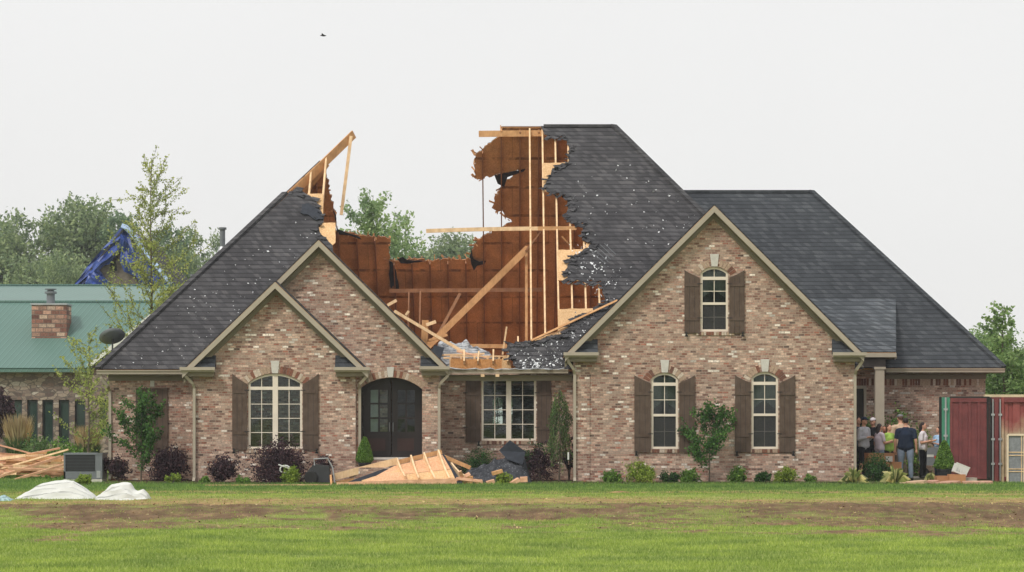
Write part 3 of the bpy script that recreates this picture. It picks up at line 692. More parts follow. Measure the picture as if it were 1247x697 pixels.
# main gutters, friezes
def gutter(x0, x1, Y, zt, d=.12, h=.12):
    mb = MB(); pr = [(0, 0), (-d, .0), (-d, -.02), (-d*.75, -h*.6), (-d*.7, -h), (0, -h)]
    mb.prism([[Vector((x0, Y+a, zt+b)) for a, b in pr]], (x1-x0, 0, 0)); return part(mb, 'gutter', M_TRIM)
gutter(XL-.02, X(228, 71.8), Ye-.01, Z(451, Ye)); gutter(X(547, Ye), X(692, Ye), Ye-.01, Z(450, Ye))
gutter(X(1078, Yf0), FE+.03, Yf0-.01, Z(449, Yf0))
for x0, x1, y0, zt, m in ((a_l-.02, X(235, 72), 72.0, 3.10, M_TRIM2), (X(537, 72.2), X(697, 72.2), 72.0, 3.10, M_TRIM), (X(1079, 76.9), f_r+.02, 76.75, Z(455, 76.8), M_TRIM2)):
    part(MB().box((x0, y0-.1, zt-.02), (x1, y0+.29 if y0 < 75 else 77, zt)), 'soffit', M_TRIM2)
    part(MB().box((x0, y0+.24 if y0 < 75 else 76.96, zt-.17), (x1, y0+.297 if y0 < 75 else 76.998, zt-.022)), 'frieze_board', m)
part(MB().box((FE-.9, Yf0, Zf-.14), (FE, Yf0+.5, Zf-.12)), 'soffit', M_TRIM2)
# torn drip edge and flashing along the broken eave
m_ = MB(); pts = [P(543+i*6, 449.5+random.uniform(-1.2, 1.0), Ye-.1+random.uniform(-.08, .02)) for i in range(25)]
m_.tube(pts, [random.uniform(.008, .03) for _ in pts], 5); part(m_, 'bent_flashing', M_METL)
for px_ in (588, 606): part(MB().box((X(px_, 71.9)-.06, 71.7, Z(458, 71.9)-.03), (X(px_, 71.9)+.05, 71.8, Z(458, 71.9)+.05)), 'splintered_block', M_PINE)

# soldier course on the wing
def bricks(boxes, name='soldier_course'):
    mb = MB()
    for a, b in boxes: mb.cur = random.choice((0, 0, 1, 2, 3, 3)); mb.box(a, b)
    return part(mb, name, M_BR)
zt = Z(461, 77); bs = []; x = e_r+.05
while x < f_r-.05: bs.append(((x, YF-.012, zt-.22), (x+.068, YF-.001, zt-.004))); x += .08
bricks(bs)

# downspouts
def spout(px, top, base, y, Yw):
    xx = X(px, y); pts = [P(top[0], top[1], y), P(top[0]+(px-top[0])*.15, top[1]+5, y), Vector((xx-(xx-X(top[0], y))*.12, y+.1, Z(top[1]+14, y))), Vector((xx, Yw-.06, Z(top[1]+20, y))), Vector((xx, Yw-.06, base+.15)), Vector((xx, Yw-.2, base+.03))]
    part(MB().tube(pts, .055, 4, sq=True), 'downspout', M_TRIM)
spout(131.5, (122, 456), 0, 71.9, YD+.03); spout(235.5, (224, 453), 0, 69.75, YB); spout(437, (449, 453), .45, 69.75, YB+.2)
spout(534.5, (547, 453), .0, 70.35, YC+.02); spout(700, (691, 436), 0, 69.75, YE); spout(1042.5, (1051, 436), 0, 69.75, YE+.05)

# windows
def window(key, cols, rows, double, label, light=False):
    Y, a, b, t, s, bt = WIN[key]
    x0, x1, z0, zs, zt_ = X(a, Y), X(b, Y), Z(bt, Y), Z(s, Y), Z(t, Y)
    w = empty('window', (0, 0, 0), parent=H); w['label'] = label
    yf = Y+.05; fw = .065
    outer = arch_loop(x0+.004, x1-.004, z0+.004, zs, zt_-.004, yf)
    arched = zt_ > zs+.01
    inner = arch_loop(x0+fw, x1-fw, z0+fw, zs-(fw if not arched else .0), zt_-fw, yf)
    mb = MB().prism([outer, inner], (0, .09, 0))
    bars = MB()
    zb0 = z0+fw; xi0, xi1 = x0+fw, x1-fw; cx = (x0+x1)/2
    ztr = Z(s+6 if arched else t, Y)             # transom bar
    if arched: mb.box((xi0, yf+.004, ztr-.045), (xi1, yf+.08, ztr+.045))
    top = ztr-.045 if arched else zt_-fw
    def grid(xa, xb, za, zb, c, r, yb=yf+.03):
        for i in range(1, c): bars.box((xa+(xb-xa)*i/c-.010, yb, za), (xa+(xb-xa)*i/c+.010, yb+.02, zb))
        for i in range(1, r): bars.box((xa, yb+.001, za+(zb-za)*i/r-.010), (xb, yb+.019, za+(zb-za)*i/r+.010))
    if double:
        mb.box((cx-.075, yf-.004, z0+.03), (cx+.075, yf+.085, zt_-.05))
        for xa, xb in ((xi0, cx-.075), (cx+.075, xi1)):
            grid(xa, xb, zb0, top, 2, rows)
            if arched:
                bars.box(((xa+xb)/2-.01, yf+.03, ztr+.04), ((xa+xb)/2+.01, yf+.05, zt_-.06-.0))
    else:
        zm = (zb0+top)/2+.03
        mb.box((xi0, yf+.006, zm-.035), (xi1, yf+.085, zm+.035))
        grid(xi0, xi1, zm+.035, top, 2, 2); grid(xi0, xi1, zb0, zm-.035, 2, 2, yf+.05)
        if arched: bars.box((cx-.01, yf+.03, ztr+.04), (cx+.01, yf+.05, zt_-.06))
    mb.build('frame', M_FRAME, w)
    bars.build('grid', M_FRAME, w)
    gl = arch_loop(x0+fw-.01, x1-fw+.01, z0+fw-.01, zs-(fw-.01 if not arched else 0), zt_-fw+.01, yf+.06)
    MB().prism([gl], (0, .006, 0)).build('pane', M_GLASS, w)
    if light:   # pleated pale sheet imitating reflections in the upper sash, insect screen over the lower
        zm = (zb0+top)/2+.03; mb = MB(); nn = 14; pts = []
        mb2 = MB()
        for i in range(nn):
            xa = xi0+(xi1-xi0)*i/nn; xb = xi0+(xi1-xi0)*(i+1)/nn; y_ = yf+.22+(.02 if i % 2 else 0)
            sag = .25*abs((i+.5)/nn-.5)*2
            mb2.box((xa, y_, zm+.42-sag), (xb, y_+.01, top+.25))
        mb2.build('reflection_panel', M_REFLECT, w)
        MB().box((xi0, yf+.045, zb0), (xi1, yf+.049, zm-.03)).build('insect_screen', M_SCREEN, w)
    # sloping brick sill
    bs = []; x = x0-.12
    while x < x1+.10: bs.append(((x, Y-.03, z0-.105), (x+.06, Y-.001, z0-.006))); x += .072
    bricks(bs, 'brick_sill')
    if arched:
        hw = (x1-x0)/2; sg = zt_-zs; r = (hw*hw+sg*sg)/(2*sg); cz = zt_-r; a0 = math.asin(min(1, (hw+.05)/r)); nb = int(2*a0*r/.082); mb = MB()
        for i in range(nb):
            t0 = -a0+2*a0*(i+.07)/nb; t1 = -a0+2*a0*(i+.93)/nb
            if abs(t0+t1)/2*r < .11: continue
            mb.cur = random.choice((0, 0, 1, 2, 3))
            mb.prism([[Vector((cx+q*math.sin(tt), Y-.012, cz+q*math.cos(tt))) for tt, q in ((t0, r+.012), (t1, r+.012), (t1*1.0, r+.21), (t0*1.0, r+.21))]], (0, .011, 0))
        part(mb, 'brick_arch', M_BR)
        part(MB().prism([[Vector((cx-.085, Y-.035, zt_+.005)), Vector((cx+.085, Y-.035, zt_+.005)), Vector((cx+.125, Y-.035, zt_+.36)), Vector((cx-.125, Y-.035, zt_+.36))]], (0, .034, 0)), 'keystone', M_KEY)
    return w
def screen():
    m = bpy.data.materials.new('insect_mesh'); m.use_nodes = True; n = m.node_tree.nodes; l = m.node_tree.links
    t = n.new('ShaderNodeBsdfTransparent'); ms = n.new('ShaderNodeMixShader'); ms.inputs[0].default_value = .45
    n['Principled BSDF'].inputs['Base Color'].default_value = S(66, 66, 66); n['Principled BSDF'].inputs['Roughness'].default_value = .9
    l.new(t.outputs[0], ms.inputs[1]); l.new(n['Principled BSDF'].outputs[0], ms.inputs[2]); l.new(ms.outputs[0], n['Material Output'].inputs[0]); return m
M_SCREEN = screen()
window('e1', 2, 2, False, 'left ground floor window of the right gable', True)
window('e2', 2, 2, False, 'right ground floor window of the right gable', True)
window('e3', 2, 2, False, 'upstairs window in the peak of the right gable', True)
window('b', 2, 4, True, 'wide arched double window in the small left gable')
window('d', 2, 4, True, 'square topped double window in the recessed middle wall')

def shutter(x0, x1, z0, z1, Y, hi, drop=.22):
    """board shutter; hi = which side keeps the full height ('l','r' or '')"""
    w = x1-x0; n = 6; pts = [Vector((x0, Y-.05, z0)), Vector((x1, Y-.05, z0))]
    for i in range(n+1):
        t = i/n; xx = x1-w*t; tt = (t if hi == 'r' else 1-t) if hi else 0
        pts.append(Vector((xx, Y-.05, z1-drop*(tt**.8))))
    o = part(MB().prism([pts], (0, .035, 0)), 'shutter', M_SHUT)
    mb = MB()
    for zz in (z0+(z1-z0)*.20, z0+(z1-z0)*.74): mb.box((x0+.015, Y-.068, zz), (x1-.015, Y-.051, zz+.09))
    mb.build('batten', M_SHUT, o)
    gv = MB()
    for i in (1, 2): gv.box((x0+w*i/3-.004, Y-.0525, z0+.005), (x0+w*i/3+.004, Y-.0502, z1-drop if hi else z1-.01))
    gv.build('board_gap', M_IRON, o)
    hk = MB(); zz = z0+(z1-z0)*.20
    inn = x1 if hi == 'l' or (not hi and False) else x0
    for q_ in (z0+(z1-z0)*.24, z0+(z1-z0)*.78): hk.box((min(inn-.09, inn+.09) if 0 else inn-.07, Y-.075, q_-.012), (inn+.07, Y-.069, q_+.012))
    ho = x0+.05 if hi == 'l' else x1-.05
    hk.box((ho-.02, Y-.10, z0-.09), (ho+.02, Y-.051, z0+.04)); hk.box((ho-.045, Y-.10, z0-.10), (ho+.045, Y-.08, z0-.06))
    hk.build('hinge_and_holdback', M_IRON, o)
for Y, a, b, c, d, zt0, zb0, dr_ in ((YE, 772.5, 792, 827, 846, 457, 551, .22), (YE, 895, 914, 949, 968, 457, 551, .22), (YE, 833.5, 852, 888, 906.5, 329, 406, .22), (YB, 283, 301, 369, 388, 455, 548, .3), (YD, 567, 585, 654, 671, 461.5, 539, 0)):
    shutter(X(a, Y), X(b, Y), Z(zb0, Y), Z(zt0, Y), Y, 'l' if dr_ else '', dr_); shutter(X(c, Y), X(d, Y), Z(zb0, Y), Z(zt0, Y), Y, 'r' if dr_ else '', dr_)
# closed shutters on the blind window of the left recess
shutter(X(165.5, YD), X(184.7, YD), Z(548, YD), Z(473, YD), YD, '', 0); shutter(X(185.3, YD), X(204.5, YD), Z(548, YD), Z(473, YD), YD, '', 0)
part(MB().box((X(183, YD), YD-.03, Z(471, YD)), (X(188, YD), YD-.001, Z(462, YD))), 'keystone', M_KEY)

# entrance
st = MB(); st.box((X(428, 70), 68.9, -.1), (X(522, 70), YC+.9, .45)); part(st, 'stoop', M_BRICK)
part(MB().box((X(436, 71), YC+.05, .45), (X(516, 71), 71.6, Z(559.5, 71.2))), 'threshold', M_BRICK); part(MB().box((X(436, 71), YC+.03, Z(559.5, 71.2)), (X(516, 71), 71.6, Z(557, 71.2))), 'threshold', M_KEY)
Yd = 71.25; zd = Z(557, Yd)
fr = [Vector((X(425, Yd), Yd, .45)), Vector((X(525, Yd), Yd, .45)), Vector((X(525, Yd), Yd, 3.18)), Vector((X(425, Yd), Yd, 3.18))]
do = arch_loop(X(441.5, Yd), X(511, Yd), zd, Z(478, Yd), Z(465, Yd), Yd, 12)
part(MB().prism([fr, do], (0, .1, 0)), 'door_surround', M_DOOR)
for s0, s1, lab in ((442, 476, 'left'), (477, 511, 'right')):
    x0, x1 = X(s0, Yd), X(s1, Yd); li0, li1 = (X(s0+8, Yd), X(s1-3, Yd)) if lab == 'left' else (X(s0+6, Yd), X(s1-5, Yd))
    zl0, zl1 = Z(527, Yd), Z(474, Yd)
    hl = []; cwd = (li1-li0)/2; rh = (zl1-zl0)/3
    for i in range(2):
        for j in range(3): hl.append([Vector((li0+cwd*i+.025, Yd+.04, zl0+rh*j+.025)), Vector((li0+cwd*(i+1)-.025, Yd+.04, zl0+rh*j+.025)), Vector((li0+cwd*(i+1)-.025, Yd+.04, zl0+rh*(j+1)-.025)), Vector((li0+cwd*i+.025, Yd+.04, zl0+rh*(j+1)-.025))])
    ou = [Vector((x0, Yd+.04, zd+.01)), Vector((x1, Yd+.04, zd+.01)), Vector((x1, Yd+.04, Z(464, Yd))), Vector((x0, Yd+.04, Z(464, Yd)))]
    d_ = part(MB().prism([ou]+hl, (0, .05, 0)), 'door', M_DOOR)
    MB().box((li0+.02, Yd+.062, zl0+.02), (li1-.02, Yd+.066, zl1-.02)).build('pane', M_GLASS if lab == 'left' else M_GLASSD, d_)
    MB().box((x0+.16, Yd+.02, zd+.18), (x1-.16, Yd+.039, Z(534, Yd))).build('lower_panel', M_DOORP, d_)
    hx = x1-.04 if lab == 'left' else x0+.04
    MB().tube([(hx, Yd+.0, 1.45), (hx, Yd-.04, 1.47), (hx, Yd-.04, 1.68), (hx, Yd+.0, 1.70)], .012, 6).build('handle', M_METL, d_)
    if lab == 'left':  # pale blue and brick panels added to imitate reflections in these lites
        MB().box((x0+.1, Yd+.14, 1.0), ((li0+li1)/2, Yd+.15, 2.75)).build('reflection_panel', plain('pale_blue_reflection', S(238, 242, 248), .9, .1), d_)
        MB().box(((li0+li1)/2+.01, Yd+.14, 1.0), (x1, Yd+.15, 2.75)).build('brick_reflection', M_BRICK, d_)
part(MB().prism([[Vector((X(472.5, YC), YC-.03, Z(459.5, YC))), Vector((X(478.5, YC), YC-.03, Z(459.5, YC))), Vector((X(480, YC), YC-.03, Z(447, YC))), Vector((X(471, YC), YC-.03, Z(447, YC)))]], (0, .029, 0)), 'keystone', M_KEY)
# trim bead round the entrance arch
hw = (X(514, YC)-X(437, YC))/2; sg = Z(460, YC)-Z(474, YC); r_ = (hw*hw+sg*sg)/(2*sg); cz = Z(460, YC)-r_; cx_ = (X(437, YC)+X(514, YC))/2; a0 = math.asin(hw/r_)
mb = MB(); nb = 24
for i_ in range(nb):
    t0 = -a0+2*a0*(i_+.06)/nb; t1 = -a0+2*a0*(i_+.94)/nb
    if abs(t0+t1)*.5*r_ < .1: continue
    mb.cur = random.choice((0, 0, 2, 1)); mb.prism([[Vector((cx_+q*math.sin(tt), YC-.012, cz+q*math.cos(tt))) for tt, q in ((t0, r_+.01), (t1, r_+.01), (t1, r_+.2), (t0, r_+.2))]], (0, .011, 0))
part(mb, 'brick_arch', M_BR)
# side door under the porch
sdm = MB(); sdm.box((dx0-.06, YF-.04, .1), (dx0+.02, YF+.05, dzt)); sdm.box((dx1-.08, YF-.04, .1), (dx1, YF+.05, dzt)); sdm.box((dx0+.02, YF-.038, dzt-.09), (dx1-.08, YF+.05, dzt))
sdo = part(sdm, 'door_frame', M_TRIM)
part(MB().box((dx0+.02, YF+.06, .15), (dx1-.08, YF+.1, dzt-.09)), 'door', M_DARK)
# quoin-like corner strips on the right gable (proud brick pilasters)
part(MB().box((e_l-.002, YE-.03, GB), (e_l+.42, YE-.001, 3.2)), 'corner_pilaster', M_BRICK); part(MB().box((e_r-.42, YE-.03, GB), (e_r+.002, YE-.001, 3.2)), 'corner_pilaster', M_BRICK)

# white insulation flecks on the shingles
fl = []
def scatter(poly, n, smax):
    xs_ = [p[0] for p in poly]; ys_ = [p[1] for p in poly]; c = 0
    while c < n:
        px_, py_ = random.uniform(min(xs_), max(xs_)), random.uniform(min(ys_), max(ys_)); ins = False
        for (a, b) in zip(poly, poly[1:]+poly[:1]):
            if (a[1] > py_) != (b[1] > py_) and px_ < (b[0]-a[0])*(py_-a[1])/(b[1]-a[1])+a[0]: ins = not ins
        if not ins: continue
        c += 1; p = ray_plane(px_, py_, cF+nF*.056, nF); s = random.uniform(.012, smax)*(1 if random.random() < .85 else 1.7)
        a = Vector((random.uniform(-1, 1), random.uniform(-1, 1), random.uniform(-1, 1))).normalized(); b = a.orthogonal().normalized()
        fl.append([p-a*s, p+b*s*.6, p+a*s, p-b*s*.6])
scatter([(135, 450), (225, 445), (330, 345), (385, 295), (385, 255), (250, 340)], 95, .035)
scatter([(692, 200), (800, 200), (850, 265), (740, 375), (700, 390), (690, 300)], 110, .045)
scatter([(695, 300), (715, 296), (760, 330), (740, 370), (700, 340), (690, 330)], 120, .05)
scatter([(622, 422), (660, 418), (700, 392), (735, 374), (700, 420), (688, 443), (625, 445)], 170, .04)
scatter([(625, 437), (688, 437), (688, 448), (630, 448)], 80, .06)
M_FLECK = plain('white_insulation', S(226, 228, 230), .9, .1, .05)
o = np_mesh('insulation_flecks', np.array([[tuple(v) for v in q] for q in fl]), 4, M_FLECK); tag(o, 'white insulation flecks scattered over the torn shingles', 'insulation', kind='stuff')
# lifted and curled shingle tabs along the torn edges
mb = MB()
for a, b in list(zip(torn_r, torn_r[1:]))[2:]:
    n_ = int(math.dist(a, b)/3)
    for i_ in range(n_):
        t = (i_+random.random())/n_; p = ray_plane(a[0]+(b[0]-a[0])*t+random.uniform(0, 5), a[1]+(b[1]-a[1])*t+random.uniform(-2, 2), cF+nF*.06, nF)
        mb.beam(p, p+Vector((random.uniform(-.25, .25), -.12, random.uniform(-.15, .02))), random.uniform(.06, .16), .008, nF+Vector((random.uniform(-.5, .5), 0, 0)))
for a, b in zip(torn_l, torn_l[1:]):
    p = ray_plane(a[0]-random.uniform(0, 10), a[1]+random.uniform(-2, 3), cF+nF*.06, nF)
    mb.beam(p, p+Vector((random.uniform(-.05, .3), -.12, random.uniform(-.15, .02))), random.uniform(.08, .2), .008, nF+Vector((random.uniform(-.5, .5), 0, 0)))
part(mb, 'curled_shingles', M_SH)
part(MB().prism([[p+nF*.07 for p in onF(jag([(368, 252), (376, 250), (392, 262), (394, 270), (385, 271), (378, 266), (366, 262), (368, 252)], .8, 4)[:-1])]], nF*.012+Vector((0, -.03, .01))), 'torn_felt', M_FELT)
# scuffed pale streaks: bared mat strips on the shingles
for k_ in range(5):
    a = ray_plane(716+k_*5, 303-k_*1.6, cF+nF*.056, nF); b = ray_plane(738+k_*5-k_*2, 322-k_*3, cF+nF*.056, nF)
    part(MB().beam(a, b, .012, .005, nF), 'scuffed_strip', M_METG)
part(MB().beam(P(648, 417, 73.6), P(821, 367, 73.3)-Vector((.5, 0, -.0)), .03, .09, (0, -1, 0)) , 'broken_fascia', M_PINE2) if False else None
a_ = ray_plane(647, 415, cF+nF*.12, nF); b_ = ray_plane(752, 366, cF+nF*.12, nF)
tag(MB().beam(a_, b_, .07, .03, nF).build('broken_board', M_PINE2), 'long thin board lying slanted across the torn shingles left of the right gable', 'board')

# vent pipes at the rear of the left slope and the dish
def vp(px, y0, y1, Yv, r, lab):
    t = empty('vent_pipe', P(px, y1, Yv), lab, 'vent pipe'); b = t.location
    MB().lathe((0, 0, -.6), [(r, 0), (r, (y1-y0)*Yv/F+.55), (r*1.5, (y1-y0)*Yv/F+.55), (r*1.5, (y1-y0)*Yv/F+.62)], 12).build('pipe', M_METG, t)
    MB().lathe((0, 0, -.1), [(r*2.4, 0), (r*1.3, .22)], 12).build('flashing', M_METL, t)
vp(271, 278, 305, 83.5, .09, 'tall grey vent pipe with a cap rising behind the left roof slope')
vp(234.5, 335, 348, 83.2, .06, 'short white vent stub low behind the left roof slope')
D = empty('satellite_dish', P(137, 424, 73.5), 'dark round satellite dish on the left corner of the brick house roof', 'satellite dish')
mb = MB(); n_ = 24; c0 = Vector((0, 0, .28)); ax = Vector((-.25, .55, .8)).normalized(); u_ = ax.orthogonal().normalized(); v_ = ax.cross(u_)
rings = [(0.0, .0), (.15, .015), (.28, .05), (.38, .1), (.39, .09), (.28, .035), (.15, .0), (0.0, -.015)]
for r, h_ in rings:
    for j_ in range(n_): t = 2*math.pi*j_/n_; mb.v.append(tuple(c0+ax*h_+(u_*math.cos(t)+v_*math.sin(t))*max(r, .002)))
for i_ in range(len(rings)-1):
    for j_ in range(n_): mb.face([i_*n_+j_, i_*n_+(j_+1) % n_, (i_+1)*n_+(j_+1) % n_, (i_+1)*n_+j_])
mb.build('dish', M_METG, D, smooth=True)
MB().tube([(0, 0, -.25), (0, 0, .12), c0], .025, 8).build('mast', M_METD, D)
MB().tube([c0-u_*.3, c0+ax*.3-u_*.1, c0+ax*.38], .012, 6).box(tuple(c0+ax*.38-Vector((.03, .03, .03))), tuple(c0+ax*.38+Vector((.03, .03, .05)))).build('feed_arm', M_METD, D)


# ------------------------------------------------------------------ trees
def tree_mesh(name, h, r, nleaf, lsize, mat, trunk_h=.3, blobs=12, gap=.35, sd_=1, trunk_r=None, squash=.8, limbs=7, loc=(0, 0, 0), tight=.2):
    """returns root Empty with trunk and crown; crown = leaf sprays on an uneven set of boughs"""
    rg = np.random.default_rng(sd_); rd = random.Random(sd_)
    t = empty(name, loc)
    cz = h*(trunk_h+(1-trunk_h)/2); rz = h*(1-trunk_h)/2
    B = []
    for i in range(blobs):
        a = rd.uniform(0, 2*math.pi); u = rd.uniform(-1, 1); k_ = rd.uniform(.35, .85)
        rad = math.sqrt(1-u*u)
        B.append((r*k_*rad*math.cos(a), r*k_*rad*math.sin(a), cz+rz*k_*u*.95, r*rd.uniform(.28, .5)))
    B.append((0, 0, h-r*.32, r*.34))
    B = np.array(B); per = B[:, 3]**2; per = (nleaf*per/per.sum()).astype(int)
    cs = []
    for b, m in zip(B, per):
        ns = max(8, m//40); d = rg.normal(size=(ns, 3)); d /= np.linalg.norm(d, axis=1)[:, None]; d[:, 2] = np.where(d[:, 2] < -.4, d[:, 2]*.4, d[:, 2])
        keep = rg.uniform(size=ns) > gap; d = d[keep]; 
        if len(d) == 0: continue
        cen = b[:3]+d*b[3]*rg.uniform(.7, 1.03, len(d))[:, None]*np.array([1, 1, squash])
        cl_r = b[3]*tight
        idx = rg.integers(0, len(d), m)
        cs.append(cen[idx]+rg.normal(size=(m, 3))*cl_r*np.array([1, 1, .75]))
    c = np.concatenate(cs); np_mesh('crown', leaf_quads(c, lsize), 4, mat, t)
    tr = trunk_r or h*.022; mb = MB()
    mb.tube([(0, 0, -.3), (rd.uniform(-.02, .02)*h, 0, h*trunk_h*.5), (rd.uniform(-.03, .03)*h, rd.uniform(-.02, .02)*h, h*trunk_h), (0, 0, h*.75)], [tr*1.3, tr, tr*.85, tr*.25], 8)
    for b in B[:limbs]:
        z0 = h*trunk_h*rd.uniform(.8, 1.25); mb.tube([(0, 0, z0), (b[0]*.5, b[1]*.5, z0+(b[2]-z0)*.6), tuple(b[:3])], [tr*.5, tr*.32, tr*.1], 6)
    mb.build('trunk', M_BARK, t)
    return t
def put(o, loc, lab, cat, group=None, sc=1.0, rz=0.0):
    o.location = loc; o.scale = (sc,)*3 if not isinstance(sc, tuple) else sc; o.rotation_euler.z = rz
    tag(o, lab, cat, group); return o
FT = [tree_mesh('broadleaf_tree', 18, 7.0, 42000, .34, L_FAR, .1, 20, .05, 11, tight=.15), tree_mesh('broadleaf_tree', 18, 6.0, 38000, .34, L_FAR2, .08, 17, .05, 12, tight=.15),
      tree_mesh('broadleaf_tree', 18, 7.5, 44000, .34, L_FAR, .06, 23, .05, 13, tight=.15)]
used = [0, 0, 0]
def far(i, px, top, Y, sc_w, lab, group='trees of the distant woods'):
    o = FT[i] if not used[i] else copy_tree(FT[i]); used[i] = 1
    h = (EYE+(HY-top)*Y/F)/18.0
    return put(o, (X(px, Y), Y, 0), lab, 'tree', group, (h*sc_w, h*sc_w, h), random.uniform(0, 6))
far(0, -25, 268, 205, 1.0, 'grey green tree at the far left edge, behind the green metal roof')
far(2, 32, 250, 200, .95, 'tall rounded grey green tree above the stone chimney of the green roof')
far(0, 98, 250, 205, 1.0, 'broad rounded tree standing left of the blue tarp')
far(1, 150, 258, 200, .8, 'darker tree right behind the peak of the blue tarp')
far(1, 205, 274, 205, .8, 'dark tree behind the upper branches of the young yellow green tree')
far(2, 243, 272, 210, .75, 'tree whose top shows left of the tall grey vent pipe')
far(1, 282, 296, 215, .7, 'tree peeking over the left roof slope beside the vent pipe')
far(2, 62, 300, 190, .6, 'lower tree in front of the woods above the green roof'); far(0, 215, 310, 190, .7, 'lower tree right of the blue tarp slope')
far(0, 545, 291, 215, 1.0, 'rounded tree seen through the broken roof, right of the sparse tree')
far(1, 590, 296, 220, .9, 'dark tree just left of the torn hanging sheathing'); far(2, 505, 300, 225, .9, 'tree low behind the sparse tree in the roof gap')
far(2, 440, 320, 220, 1.0, 'tree at the bottom left of the roof gap, behind the sparse tree')
far(0, 1275, 405, 140, .9, 'tree at the right edge above the second red container panel')
for px_ in range(-150, 1500, 62):     # low far belt of trees, each tree its own
    if -30 < px_ < 300: continue
    far(random.choice((0, 1, 2)), px_+random.uniform(-20, 20), 440+random.uniform(-8, 12), 260, 1.5, 'far tree in the low belt of woods along the horizon', 'low belt of woods on the horizon')
for px_ in (-75, 0, 85, 170, 260): far(random.choice((0, 1, 2)), px_, 330+random.uniform(-12, 12), 230, 1.1, 'tree filling the woods low behind the blue tarp and green roof', 'low trees behind the neighbouring house')
for i_ in range(9):   # woods across the road, seen mirrored in the windows
    far(i_ % 3, 623, 300, 200, 1, 'tree of the woods on the other side of the road, mirrored in the panes', 'woods across the road').location = (-64+i_*16, -75+random.uniform(-6, 6), 0)
t = tree_mesh('shrubby_tree', 6.2, 2.3, 22000, .13, L_RIGHT, .06, 20, .25, 31, limbs=9); put(t, (X(1212, 92), 92, 0), 'leafy green tree with ragged top right of the house corner', 'tree', None, (1.05, 1.05, Z(392, 92)/6.2))
t = tree_mesh('shrubby_tree', 6.2, 2.2, 20000, .13, L_RIGHT, .06, 18, .25, 37); put(t, (X(1262, 95), 95, 0), 'green tree at the right edge, touching the ragged topped tree', 'tree', None, (1.05, 1.05, Z(412, 95)/6.2))
# bare crooked top twigs of the ragged tree, leafed
def sparse_tree(name, loc, h, mat, nb, spread, lsize, per, sd_, z0=.15, up=1.2, trunk_r=.09, kink=.5, lift=.1, jit=.05, expo=.65):
    rd = random.Random(sd_); t = empty(name, loc); mb = MB(); cs = []
    lean = rd.uniform(-.01, .01)
    pts = [(lean*h*math.sin(k_*1.7), 0, -.2+(h+.2)*k_/8) for k_ in range(9)]; mb.tube(pts, [trunk_r*(1-.115*k_) for k_ in range(9)], 7)
    for i in range(nb):
        f = z0+(1-z0)*(i+.5)/nb*.96; zb = h*f; a = rd.uniform(0, 2*math.pi); ln = spread*(1-f)**expo*rd.uniform(.55, 1.15)+.3
        p = Vector((0, 0, zb)); d = Vector((math.cos(a), math.sin(a), up*rd.uniform(.6, 1.3))).normalized(); bp = [p.copy()]; n_ = 6
        for k_ in range(n_):
            d = (d+Vector((rd.uniform(-kink, kink)*.5, rd.uniform(-kink, kink)*.5, lift*rd.uniform(-1, 1.6)))).normalized(); p = p+d*ln/n_; bp.append(p.copy())
            m = int(per*ln/n_*(.5+.5*k_/n_))
            for q_ in range(m): cs.append(p-d*ln/n_*rd.random()+Vector([rd.gauss(0, jit+.012*ln) for _ in range(3)]))
            if rd.random() < .75:
                e = (d+Vector((rd.uniform(-1, 1), rd.uniform(-1, 1), rd.uniform(-.2, .6)))).normalized(); q2 = p+e*ln*.3
                mb.tube([p, q2], [.010, .004], 4)
                for _ in range(int(per*ln*.2)): cs.append(p.lerp(q2, rd.random())+Vector([rd.gauss(0, jit) for _ in range(3)]))
        mb.tube(bp, [trunk_r*.28*(1-f)+.006]+[max(.004, (trunk_r*.2*(1-f)+.006)*(1-k_/7)) for k_ in range(1, 7)], 4)
    for k_ in range(int(per*.5)): cs.append(Vector((rd.gauss(0, .05), rd.gauss(0, .05), h*rd.uniform(.85, 1.0))))
    np_mesh('crown', leaf_quads(np.array([tuple(c) for c in cs]), lsize, .7), 4, mat, t); mb.build('trunk', M_BARK, t); return t
t = sparse_tree('young_tree', (X(184, 86), 86, 0), Z(194, 86), L_LIME, 78, 3.5, .085, 52, 5, .12, .75, .085, lift=.3, expo=.6, jit=.04)
tag(t, 'tall young tree with small yellow green leaves behind the left roof corner', 'tree')
t = sparse_tree('young_tree', (X(108, 90), 90, 0), 5.0, L_LIME, 30, 1.9, .10, 42, 8, .1, .7, .05)
tag(t, 'low sparse yellow green sapling in front of the stone house windows', 'tree')
t = sparse_tree('sparse_tree', (X(452, 112), 112, 0), Z(238, 112), L_MID, 60, 4.3, .17, 70, 15, .22, 1.0, .12, jit=.12, lift=.3)
tag(t, 'pale green open tree seen through the gap in the broken roof', 'tree')
t = sparse_tree('sparse_tree', (X(494, 114), 114, 0), Z(262, 114), L_MID, 34, 3.0, .17, 50, 19, .22, 1.0, .10, jit=.12, lift=.3)
tag(t, 'thinner pale green tree right beside the open tree in the roof gap', 'tree')
t = sparse_tree('crooked_tree', (X(1222, 91), 91, 0), Z(372, 91), L_RIGHT, 22, 1.7, .15, 60, 23, .45, .5, .09, 1.2)
tag(t, 'crooked tree whose bare looking tips stand out above the green trees', 'tree')

